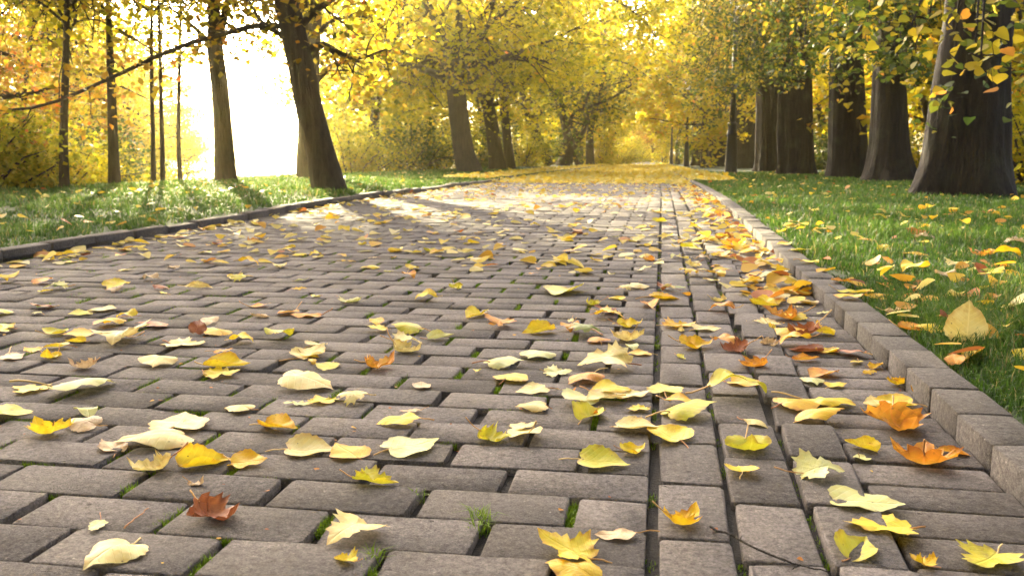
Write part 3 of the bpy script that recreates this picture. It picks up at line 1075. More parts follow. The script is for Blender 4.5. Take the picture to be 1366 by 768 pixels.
old_tree('dark brown trunk third in the row, straight and bare at its foot', 19.7, [(1130, 240), (1130, 222), (1130, 190), (1129, 120), (1128, 60), (1128, 0), (1128, -120), (1128, -250)],
         [0.42, 0.36, 0.34, 0.31, 0.28, 0.27, 0.25, 0.15],
         [(1000, -30, 1180, 60, -6, 1, 9), (1010, 20, 1170, 95, -5, 0, 8)], 11000, 203, 0.36, 0.09, six=False)
old_tree('broad ribbed trunk beside a second one, fourth in the row', 24.8, [(1063, 235), (1063, 215), (1062, 180), (1062, 120), (1060, 60), (1060, -40), (1060, -180)],
         [0.52, 0.45, 0.43, 0.40, 0.36, 0.32, 0.2],
         [(930, -30, 1100, 60, -6, 1, 11), (930, 20, 1080, 100, -5, 0, 11), (950, 110, 1005, 170, -3, 0, 3)], 17000, 204, 0.42, 0.095, six=False)
old_tree('reddish brown trunk standing half behind the broad ribbed one', 31.0, [(1027, 230), (1027, 212), (1027, 180), (1026, 120), (1025, 60), (1025, -60)],
         [0.48, 0.42, 0.40, 0.36, 0.32, 0.2], [(900, -30, 1040, 60, -6, 1, 10), (850, -50, 930, 60, -3, 3, 7), (905, 50, 1010, 150, -4, 0, 10)], 13000, 205, 0.48, 0.11, six=False)
old_tree('trunk behind the large lamp post, foot lost in shade', 46.0, [(993, 224), (993, 205), (993, 170), (992, 120), (992, 40)],
         [0.62, 0.54, 0.5, 0.45, 0.3], [(890, -20, 1000, 70, -6, 1, 10), (895, 60, 1000, 150, -5, 0, 12)], 6500, 206, 0.5, 0.18, six=False, spread=0.35)
old_tree('shaded trunk between the large lamp post and the next lamp', 58.0, [(958, 222), (958, 205), (958, 170), (957, 120), (956, 40)],
         [0.75, 0.62, 0.6, 0.5, 0.3], [(880, 0, 975, 110, -6, 3, 12), (900, 100, 970, 190, -3, 3, 8)], 6000, 207, 0.42, 0.2, six=False, spread=0.45)
old_tree('far shaded trunk next to the second lamp post', 66.0, [(935, 221), (935, 205), (935, 170), (934, 120), (934, 60)],
         [0.7, 0.6, 0.55, 0.45, 0.3], [(870, 20, 945, 140, -6, 3, 14), (905, 120, 950, 200, -2, 3, 6)], 6000, 208, 0.55, 0.22, six=False, spread=0.5)


# background trees and shrubs: one of each kind with its parts, then copies
def proto_tree(mat, seed, H=9.0, clear=1.6, Rr=3.4, leaves=9000, size=0.19, hue=0.5, r=0.2, name='background_tree'):
    g = np.random.default_rng(seed)
    root = empty(name, (0, 0, 0))
    tp = fine(np.array([[0, 0, -0.4], [0.05, 0, clear * 0.5], [g.normal(0, 0.15), g.normal(0, 0.15), clear], [g.normal(0, 0.3), g.normal(0, 0.3), H * 0.5], [g.normal(0, 0.4), g.normal(0, 0.4), H * 0.92]]), 20)
    B = Batch()
    B.add(*tube(tp, np.interp(np.linspace(0, 1, 20), [0, 0.1, 0.5, 1], [r * 1.4, r, r * 0.7, 0.03]), 10, 0.05, seed))
    clumps = []
    nl = 26
    for k in range(nl):
        f = (k + 0.5) / nl
        z = clear + (H * 0.9 - clear) * f
        i = int(np.argmin(np.abs(tp[:, 2] - z)))
        a = k * 2.4 + g.normal(0, 0.3)
        prof = math.sin(math.pi * min(max(0.12 + 0.8 * f, 0), 1)) ** 0.7
        L = Rr * prof * g.uniform(0.65, 1.15)
        q = curve_pts(tp[i], (math.cos(a), math.sin(a), g.uniform(-0.1, 0.5)), L, g, 6, 0.12, 0.12)
        B.add(*tube(q, np.linspace(0.05 + 0.02 * (1 - f), 0.012, 7), 5))
        for s in (2, 3, 4, 5, 6):
            for _ in range(2):
                clumps.append(q[s] + g.normal(0, 0.20 * Rr * 0.5, 3))
    clumps = np.array(clumps)
    obj('trunk', B.mesh('trunk', M_bark, smooth=True), root)
    P = clumps[g.integers(0, len(clumps), leaves)] + g.normal(0, 0.21, (leaves, 3)) * np.array([1, 1, 0.6])
    finish_leaves('crown', root, P, size, mat, g, hue, 0.2)
    return root


def proto_shrub(mat, seed, H=1.8, Rr=1.4, leaves=5000, size=0.09, hue=0.5):
    g = np.random.default_rng(seed)
    root = empty('shrub', (0, 0, 0))
    B = Batch()
    tips = []
    for k in range(18):
        a = g.uniform(0, 6.28)
        e = g.uniform(0.5, 2.2)
        q = curve_pts((g.normal(0, 0.12), g.normal(0, 0.12), -0.25), (math.cos(a), math.sin(a), e), H * g.uniform(0.75, 1.25), g, 7, 0.12, 0.14)
        q[:, :2] *= Rr / max(H * 0.7, 0.1) * 0.8
        B.add(*tube(q, np.linspace(0.03, 0.006, 8), 5))
        for s in range(2, 8):
            for _ in range(3):
                tips.append(q[s] + g.normal(0, 0.13, 3))
    tips = np.array(tips)
    obj('stems', B.mesh('stems', M_bark, smooth=True), root)
    P = tips[g.integers(0, len(tips), leaves)] + g.normal(0, 0.13, (leaves, 3))
    P[:, 2] = np.maximum(P[:, 2], 0.03)
    finish_leaves('crown', root, P, size, mat, g, hue, 0.2)
    return root


def copy_tree(src):
    c = src.copy()
    link(c)
    for ch in src.children:
        d = ch.copy()
        link(d, c)
        d.matrix_parent_inverse = ch.matrix_parent_inverse.copy()
    return c


KIND = {'y': proto_tree(F_yellow, 301, H=10, clear=2.0, Rr=3.6, hue=0.5), 'y2': proto_tree(F_yellow, 302, H=8, clear=1.2, Rr=3.8, hue=0.62, leaves=10000),
        'l': proto_tree(F_lime, 303, H=9, clear=1.5, Rr=3.4, hue=0.5), 'g': proto_tree(F_green, 304, H=9, clear=1.0, Rr=3.2, hue=0.45),
        'a': proto_tree(F_amber, 305, H=9, clear=1.4, Rr=3.6, hue=0.55),
        'n': proto_tree(F_lime, 306, H=7, clear=0.9, Rr=2.6, hue=0.68, leaves=15000, size=0.085, r=0.1), 'm': proto_tree(F_amber, 307, H=7, clear=1.2, Rr=2.6, hue=0.6, leaves=13000, size=0.085, r=0.1)}
SHR = {'s': proto_shrub(F_lime, 311, 1.9, 1.5), 't': proto_shrub(F_green, 312, 1.6, 1.5, hue=0.5), 'u': proto_shrub(F_yellow, 313, 1.6, 1.3, hue=0.45)}
used = set()
PLACED = []
gb = np.random.default_rng(320)


def place(kind, px, Y, s, label, group, dz=0.0, sz=None):
    lib = KIND if kind in KIND else SHR
    src = lib[kind]
    o = src if kind not in used else copy_tree(src)
    used.add(kind)
    x = at_y(px, 195, Y).x
    u = (XL - 0.1 + float(gx(Y))) - x
    z = float(z_left(np.array(x), np.array(Y))) if u > 0 else float(z_right(np.array(min(x, 6.2)), np.array(Y))) + 0.012 * max(0, x - 6.2)
    o.location = (x, Y, z - 0.02 + dz)
    o.rotation_euler = (0, 0, gb.uniform(0, 6.28))
    o.scale = (s, s, sz or s * gb.uniform(0.92, 1.1))
    PLACED.append((o, label, Y))
    tag(o, label, 'shrub' if lib is SHR else 'tree', group)
    return o


CW = {'y': 'yellow leaved', 'y2': 'golden low crowned', 'l': 'yellow green', 'g': 'dull green', 'a': 'amber and olive', 'n': 'lime green', 'm': 'fine leaved amber'}
# river bank, far left to the sun gap
for kind, px, Y, s in [('m', -55, 10.5, 0.75), ('n', 25, 15.5, 0.8), ('n', 105, 24.0, 0.85), ('n', 180, 25, 0.75), ('n', 235, 33, 0.7), ('n', 45, 22, 1.15), ('y', 115, 32, 1.0), ('n', 215, 36, 1.25), ('n', 160, 38, 1.3), ('l', 20, 34, 1.1), ('m', 90, 19.5, 0.9), ('y2', 130, 44, 0.95), ('y2', 205, 52, 0.9)]:
    place(kind, px, Y, s, f'{CW[kind]} tree in the bank thicket under the long limb', 'trees in the thicket on the river bank')
# bank between the leaning tree and the thick stubbed one
for kind, px, Y, s in [('y', 500, 26, 0.95), ('l', 455, 33, 0.95), ('l', 520, 38, 1.0), ('y', 580, 42, 1.0), ('y2', 500, 52, 1.2), ('y', 560, 60, 1.2)]:
    place(kind, px, Y, s, f'{CW[kind]} bank tree between leaning and stub limbed trees', 'trees on the bank behind the lawn')
# behind the trunks beside the bend
for kind, px, Y, s in [('y', 640, 46, 1.0), ('l', 690, 62, 1.2), ('g', 725, 75, 1.2), ('l', 775, 72, 1.25), ('y', 800, 88, 1.3), ('y2', 745, 95, 1.5), ('y2', 812, 112, 1.6), ('a', 826, 128, 1.5), ('y', 788, 56, 1.35), ('l', 800, 100, 1.7), ('y2', 772, 66, 1.5)]:
    place(kind, px, Y, s, f'{CW[kind]} tree on the left where the way bends', 'trees lining the far left of the way')
# right side at the end of the way
for kind, px, Y, s in [('y', 905, 84, 1.1), ('a', 888, 104, 1.1), ('y2', 872, 126, 1.1), ('g', 952, 76, 1.0), ('g', 925, 92, 1.0), ('y', 850, 150, 1.7), ('l', 872, 160, 1.8), ('y2', 940, 50, 1.2), ('y', 930, 72, 1.4), ('y2', 906, 100, 1.5)]:
    place(kind, px, Y, s, f'{CW[kind]} tree at the lamp posts closing the way', 'trees closing the end of the way')
# wood behind the old row
for kind, px, Y, s in [('y2', 1395, 17, 0.85), ('y', 1350, 23, 0.9), ('y2', 1240, 26, 0.95), ('y', 1160, 34, 1.0), ('y2', 1100, 42, 1.1), ('y', 1300, 36, 1.1), ('y2', 1210, 48, 1.2), ('y', 1045, 54, 1.2), ('g', 1000, 68, 1.2),
                       ('y2', 1420, 30, 1.0), ('g', 1340, 48, 1.2), ('y', 1130, 62, 1.3)]:
    place(kind, px, Y, s, f'{CW[kind]} tree in the wood behind the old row', 'trees in the wood behind the old row')
for kind, px, Y, s in [('s', 20, 9.6, 0.62), ('u', 62, 10.2, 0.6), ('s', -30, 8.8, 0.7), ('u', 118, 11.6, 0.5), ('t', 100, 13.2, 0.8)]:
    place(kind, px, Y, s, {'s': 'loose yellow green shrub at the river lawn edge', 'u': 'small yellow shrub at the river lawn edge', 't': 'dark green shrub behind the yellow thicket shrubs'}[kind], 'shrubs at the far edge of the river side lawn')
for kind, px, Y, s in [('s', 470, 24, 1.0), ('t', 545, 27, 1.15), ('s', 585, 30, 1.25), ('t', 640, 36, 1.2), ('s', 700, 46, 1.4), ('t', 745, 60, 1.5), ('u', 800, 66, 1.6), ('u', 826, 82, 1.6), ('s', 846, 128, 2.6), ('u', 858, 134, 2.6), ('s', 868, 140, 2.6), ('s', 835, 120, 2.2)]:
    place(kind, px, Y, s, {'s': 'rounded yellow green shrub behind the river lawn trunks', 't': 'dull green spreading shrub behind the river lawn trunks', 'u': 'yellow shrub beside the far bend of the way'}[kind], 'shrubs along the river bank')
for kind, px, Y, s in [('t', 1180, 30, 1.2), ('u', 1395, 14, 0.9), ('t', 1345, 20, 1.0), ('u', 1232, 21, 0.8), ('t', 1090, 36, 1.3), ('t', 940, 70, 2.0), ('t', 985, 64, 2.0), ('u', 905, 96, 1.6)]:
    place(kind, px, Y, s, {'t': 'dark green shrub in the shade behind the old row', 'u': 'yellow shrub in the wood behind the old row'}[kind], 'shrubs behind the old row')

_by = {}
for o, lab, Y in PLACED:
    _by.setdefault(lab, []).append((Y, o))
for lab, lst in _by.items():
    if len(lst) > 1:
        for i, (Y, o) in enumerate(sorted(lst, key=lambda t: t[0])):
            o['label'] = f"{lab}, {['first', 'second', 'third', 'fourth', 'fifth', 'sixth', 'seventh', 'eighth'][i]} along the way"

# avenue carried on out of view: trees added to shade the paving
for i, (kind, x, Y, sc_) in enumerate([('y', -5.6, 1.5, 1.1), ('l', -6.2, -5.0, 1.1), ('y', -5.8, -12, 1.2), ('g', 5.2, 2.5, 1.0), ('l', 4.6, -4.0, 1.1), ('y', 5.0, -11, 1.2), ('g', -0.5, -22, 1.5), ('l', 6.5, -19, 1.4), ('y', -7.5, -20, 1.4)]):
    o = copy_tree(KIND[kind])
    o.location = (x, Y, 0.0)
    o.scale = (sc_, sc_, sc_ * 1.15)
    o.rotation_euler = (0, 0, i * 1.3)
    tag(o, f'{CW[kind]} avenue tree added out of view to shade the near paving', 'tree', 'unseen shade trees added beside and behind the viewer')

# tree belt on the far shore of the river, too far to tell apart
g = np.random.default_rng(330)
nb = 9000
bx = g.uniform(-330, -45, nb)
by = 230 + 0.15 * bx + g.uniform(0, 20, nb)
bz = -2 + g.uniform(0, 1, nb) * (6 + 3 * vnoise(bx, bx * 0, 0.12, 4))
V, Q, T, r = leaf_cloud(np.stack([bx, by, bz], -1), 1.6, g, np.clip(g.normal(0.5, 0.2, nb), 0, 1))
belt = obj('far_wood', mesh_np('far_wood', V, [T], F_lime, {'rnd': r}))
tag(belt, 'hazy belt of trees along the far shore of the river', 'wood', kind='stuff')

#@@OBJECTS
# ------------------------------------------------------------------ lamp posts
def lathe(prof, sides=20, flute=0.0):
    a = np.linspace(0, 2 * np.pi, sides, endpoint=False)
    V, Q = [], []
    for z, r in prof:
        rr = r * (1 + flute * np.cos(a * sides / 2))
        V.append(np.stack([np.cos(a) * rr, np.sin(a) * rr, np.full(sides, z)], -1))
    n = len(prof)
    V = np.concatenate(V)
    i = np.arange(n - 1)[:, None] * sides
    j = np.arange(sides)[None]
    k = (j + 1) % sides
    Q = np.stack([i + j, i + k, i + sides + k, i + sides + j], -1).reshape(-1, 4)
    V = np.vstack([V, [0, 0, prof[-1][0]], [0, 0, prof[0][0]]])
    t1 = np.stack([(n - 1) * sides + j[0], (n - 1) * sides + k[0], np.full(sides, len(V) - 2)], -1)
    t0 = np.stack([k[0], j[0], np.full(sides, len(V) - 1)], -1)
    return V, Q, np.vstack([t1, t0])


def lathe_part(name, prof, parent, mat, sides=20, flute=0.0):
    V, Q, T = lathe(prof, sides, flute)
    return obj(name, mesh_np(name, V, [Q, T], mat, smooth=True), parent)


def make_lamp():
    root = empty('lamp_post', (0, 0, 0))
    lathe_part('base', [(-0.2, 0.185), (0.04, 0.185), (0.06, 0.172), (0.10, 0.172), (0.13, 0.165), (1.02, 0.125), (1.05, 0.145), (1.10, 0.145), (1.12, 0.125), (1.30, 0.112), (1.33, 0.128), (1.37, 0.128), (1.40, 0.09)], root, M_iron, 24, 0.012)
    lathe_part('shaft', [(1.40, 0.082), (2.2, 0.072), (4.2, 0.055)], root, M_iron)
    lathe_part('collar', [(2.18, 0.086), (2.20, 0.098), (2.26, 0.098), (2.28, 0.086)], root, M_iron)
    ln = lathe_part('lantern', [(4.2, 0.06), (4.24, 0.16), (4.28, 0.17), (4.30, 0.10)], root, M_iron, 12)
    lathe_part('glass', [(4.305, 0.12), (4.70, 0.20)], ln, M_glass, 12)
    lathe_part('cap', [(4.705, 0.24), (4.74, 0.24), (4.90, 0.10), (4.95, 0.04), (5.05, 0.015)], ln, M_iron, 12)
    return root


def copy_deep(o, parent=None):
    c = o.copy()
    link(c, parent)
    for ch in o.children:
        copy_deep(ch, c)
    return c


lamp = make_lamp()
for i, (px, Y, lab) in enumerate([(976, 26.4, 'black fluted lamp post on the grass before the shaded trunks'), (916, 54, 'slim looking dark lamp post, second along the right edge of the way'),
                                  (896, 82, 'third lamp post along the right edge of the way, half lost in leaves'), (884.5, 110, 'faint last lamp post at the end of the way')]):
    o = lamp if i == 0 else copy_deep(lamp)
    x = at_y(px, 195, Y).x
    o.location = (x, Y, float(z_right(np.array(x), np.array(Y))))
    tag(o, lab, 'lamp post', 'lamp posts along the way')

# ------------------------------------------------------------------ fallen leaves
OUT = {
    'h': [(0.06, 0), (0.0, 0.09), (-0.02, 0.2), (0.03, 0.32), (0.13, 0.42), (0.27, 0.465), (0.42, 0.45), (0.56, 0.385), (0.69, 0.29), (0.80, 0.185), (0.90, 0.085), (1.02, 0)],
    'p': [(0.0, 0), (0.03, 0.09), (0.1, 0.18), (0.2, 0.26), (0.33, 0.31), (0.48, 0.32), (0.62, 0.285), (0.75, 0.215), (0.86, 0.13), (0.94, 0.06), (1.0, 0)],
    'm': [(0.02, 0), (-0.05, 0.10), (-0.04, 0.25), (0.04, 0.22), (0.10, 0.30), (0.07, 0.50), (0.17, 0.43), (0.22, 0.47), (0.29, 0.62), (0.36, 0.47), (0.43, 0.50), (0.44, 0.33), (0.50, 0.235), (0.60, 0.34), (0.66, 0.24), (0.77, 0.27), (0.80, 0.15), (0.90, 0.12), (1.02, 0)],
    'f': [(0.0, 0), (0.05, 0.12), (0.2, 0.16), (0.3, 0.30), (0.42, 0.22), (0.55, 0.26), (0.7, 0.12), (0.85, 0.16), (1.0, 0)],
}


def bend(a, b2, k):
    """bend coordinate a with curvature k; returns new a and height"""
    if abs(k) < 1e-4:
        return a, b2
    r = 1 / k
    return np.sin(a * k) * (r - b2), r - np.cos(a * k) * (r - b2)


def leaf_meshes(kind, style, seed):
    g = np.random.default_rng(seed)
    half = np.array(OUT[kind])
    up = half.copy()
    lo = half[1:-1][::-1] * [1, -1]
    asym = g.uniform(0.88, 1.08, 2)
    up[:, 1] *= asym[0]
    lo[:, 1] *= asym[1]
    ring = np.vstack([up, lo])
    if kind != 'm':                                          # fine teeth
        seg = []
        for i in range(len(ring)):
            a, b2 = ring[i], ring[(i + 1) % len(ring)]
            seg += [a, (a + b2) / 2 * np.array([1, 0.965])]
        ring = np.array(seg)
    ring = ring + g.normal(0, 0.008, ring.shape)
    c = np.array([0.40, 0.0])
    n = len(ring)
    rings = [c + (ring - c) * s for s in (0.35, 0.7, 1.0)]
    flat = np.vstack([c[None]] + rings)
    rim = np.concatenate([[0]] + [np.full(n, s) for s in (0.35, 0.7, 1.0)])
    k = np.arange(n)
    k2 = (k + 1) % n
    T = np.stack([np.zeros(n, int), 1 + k, 1 + k2], -1)
    Q = np.vstack([np.stack([1 + k, 1 + n + k, 1 + n + k2, 1 + k2], -1), np.stack([1 + n + k, 1 + 2 * n + k, 1 + 2 * n + k2, 1 + n + k2], -1)])
    x, y = flat[:, 0] - 0.42, flat[:, 1].copy()
    z = 0.018 * np.sin(x * g.uniform(5, 9) + g.uniform(0, 6)) * np.sin(y * g.uniform(6, 11) + g.uniform(0, 6)) + 0.03 * rim ** 2 * np.sin(np.arctan2(y, x) * g.integers(3, 6) + g.uniform(0, 6)) + 0.02 * np.abs(y)
    kx, ky, ex = {'flat': (0.2, 0.3, 0), 'arch': (-0.6, -1.2, 0), 'cup': (0.6, 1.3, 0), 'fold': (0.3, 0.4, 0.5), 'curl': (2.0, 1.3, 0.1), 'roll': (0.5, 4.0, 0), 'stand': (-0.4, 0.9, 0), 'wave': (-1.1, 0.9, 0)}[style]
    kx *= g.uniform(0.7, 1.3)
    ky *= g.uniform(0.7, 1.3)
    wr = {'curl': 0.05, 'wave': 0.03, 'roll': 0.02}.get(style, 0.012)
    z = z + wr * np.sin(x * 13 + g.uniform(0, 6)) * rim + ex * np.abs(y)
    if ex:
        y = y * (1 - 0.25 * ex)
    sgn = np.sign(y) * 0 + 1
    y, z = bend(y, z, ky) if ky > 0 else (lambda q: (q[0], q[1]))(bend(y, z, ky))
    kxx = kx * (1 + 0.5 * np.sign(x) * g.uniform(-1, 1))
    x2, z = np.where(np.abs(kxx) > 1e-3, np.sin(x * kxx) * (1 / kxx - z), x), np.where(np.abs(kxx) > 1e-3, 1 / kxx - np.cos(x * kxx) * (1 / kxx - z), z)
    V = np.stack([x2, y, z], -1)
    blade = mesh_np('leaf_blade', V, [Q, T], LM['Y'], {'rim': rim}, smooth=True, uv=flat)
    # stem from the leaf base, drooping or lifting
    b0 = V[1 + 2 * n]
    d = b0 - V[0]
    d = d / np.linalg.norm(d)
    L = g.uniform(0.28, 0.62)
    q = curve_pts(V[1] * 0.2 + b0 * 0.8, d + np.array([0, g.normal(0, 0.35), g.uniform(-0.25, 0.45)]), L, g, 5, 0.14)
    sv, sq, st = tube(q, np.linspace(0.011, 0.015, 6), 5)
    stem = mesh_np('leaf_stem', sv, [sq, st], M_stem, smooth=True)
    return blade, stem, V


LIB = {}


def leaf_lib(kind, style, v):
    key = (kind, style, v)
    if key not in LIB:
        LIB[key] = leaf_meshes(kind, style, 1000 + len(LIB) * 7 + v)
    return LIB[key]


NL = 0
KN = {'h': 'heart shaped leaf', 'm': 'jagged lobed leaf', 'p': 'oval leaf', 'f': 'torn leaf scrap'}
SN = {'flat': 'lying flat', 'arch': 'arched like a dome', 'cup': 'cupped upwards', 'fold': 'folded along its midrib', 'curl': 'curled up', 'roll': 'rolled like a tube', 'stand': 'propped on edge', 'wave': 'with wavy blade'}


def fallen(px, py, wpx, colr, kind, style, label=None, surf='path', yaw=None, stem=True, tilt=None, L=None, P=None):
    global NL
    gl = np.random.default_rng(5000 + NL)
    NL += 1
    dz = {'path': 0.0, 'gutter': -0.004, 'kerb': 0.041, 'grass': 0.05}[surf]
    p = P if P is not None else on_ground(px, py, dz)
    if L is None:
        dep = to_px(np.array(p))[2][0]
        L = wpx * dep / _f
        L *= {'h': 1.0, 'm': 0.92, 'p': 1.02, 'f': 1.0}[kind] * {'roll': 1.0, 'curl': 1.15, 'arch': 1.08, 'cup': 1.1}.get(style, 1.0)
    blade, stm, V = leaf_lib(kind, style, int(gl.integers(3)))
    o = obj('fallen_leaf', blade)
    o.material_slots[0].link = 'OBJECT'
    o.material_slots[0].material = LM[colr]
    if yaw is None:
        yaw = gl.choice([0, math.pi]) + gl.normal(0, 0.75)
    tx, ty = gl.normal(0, 0.08), gl.normal(0, 0.08)
    if style == 'stand':
        tx, ty = gl.normal(0, 0.2), -0.45 + gl.normal(0, 0.15)
        yaw = math.pi / 2 + gl.normal(0, 0.45)
        stem = False
    if tilt:
        tx, ty = tilt
    e = Euler((tx, ty, yaw), 'XYZ')
    o.rotation_euler = e
    o.scale = (L, L, L)
    W = np.array(e.to_matrix()) @ (V.T * L)
    low = W[2].min()
    sink = {'grass': 0.012}.get(surf, 0)
    o.location = (p[0], p[1], p[2] - low + 0.0012 - sink)
    if stem:
        s = obj('stem', stm, o)
    zone = 'by the river side kerb' if p[0] < -1.9 else ('beside the long seam' if p[0] > -0.3 else 'on the open paving')
    where = {'path': zone, 'gutter': 'in the brick gutter beside the kerb', 'kerb': 'on top of the brick kerb', 'grass': 'on the lawn grass'}[surf]
    size = '' if label else ('small ' if L < 0.05 else ('large ' if L > 0.085 else ''))
    lab = label or ' '.join(f'{size}{COLNAME[colr]} {KN[kind]} {SN[style]} {where}'.split()[:16])
    tag(o, lab, 'leaf', 'fallen leaves ' + {'path': 'scattered over the paving', 'gutter': 'gathered in the gutter', 'kerb': 'lying on the kerb', 'grass': 'lying in the grass'}[surf])
    return o


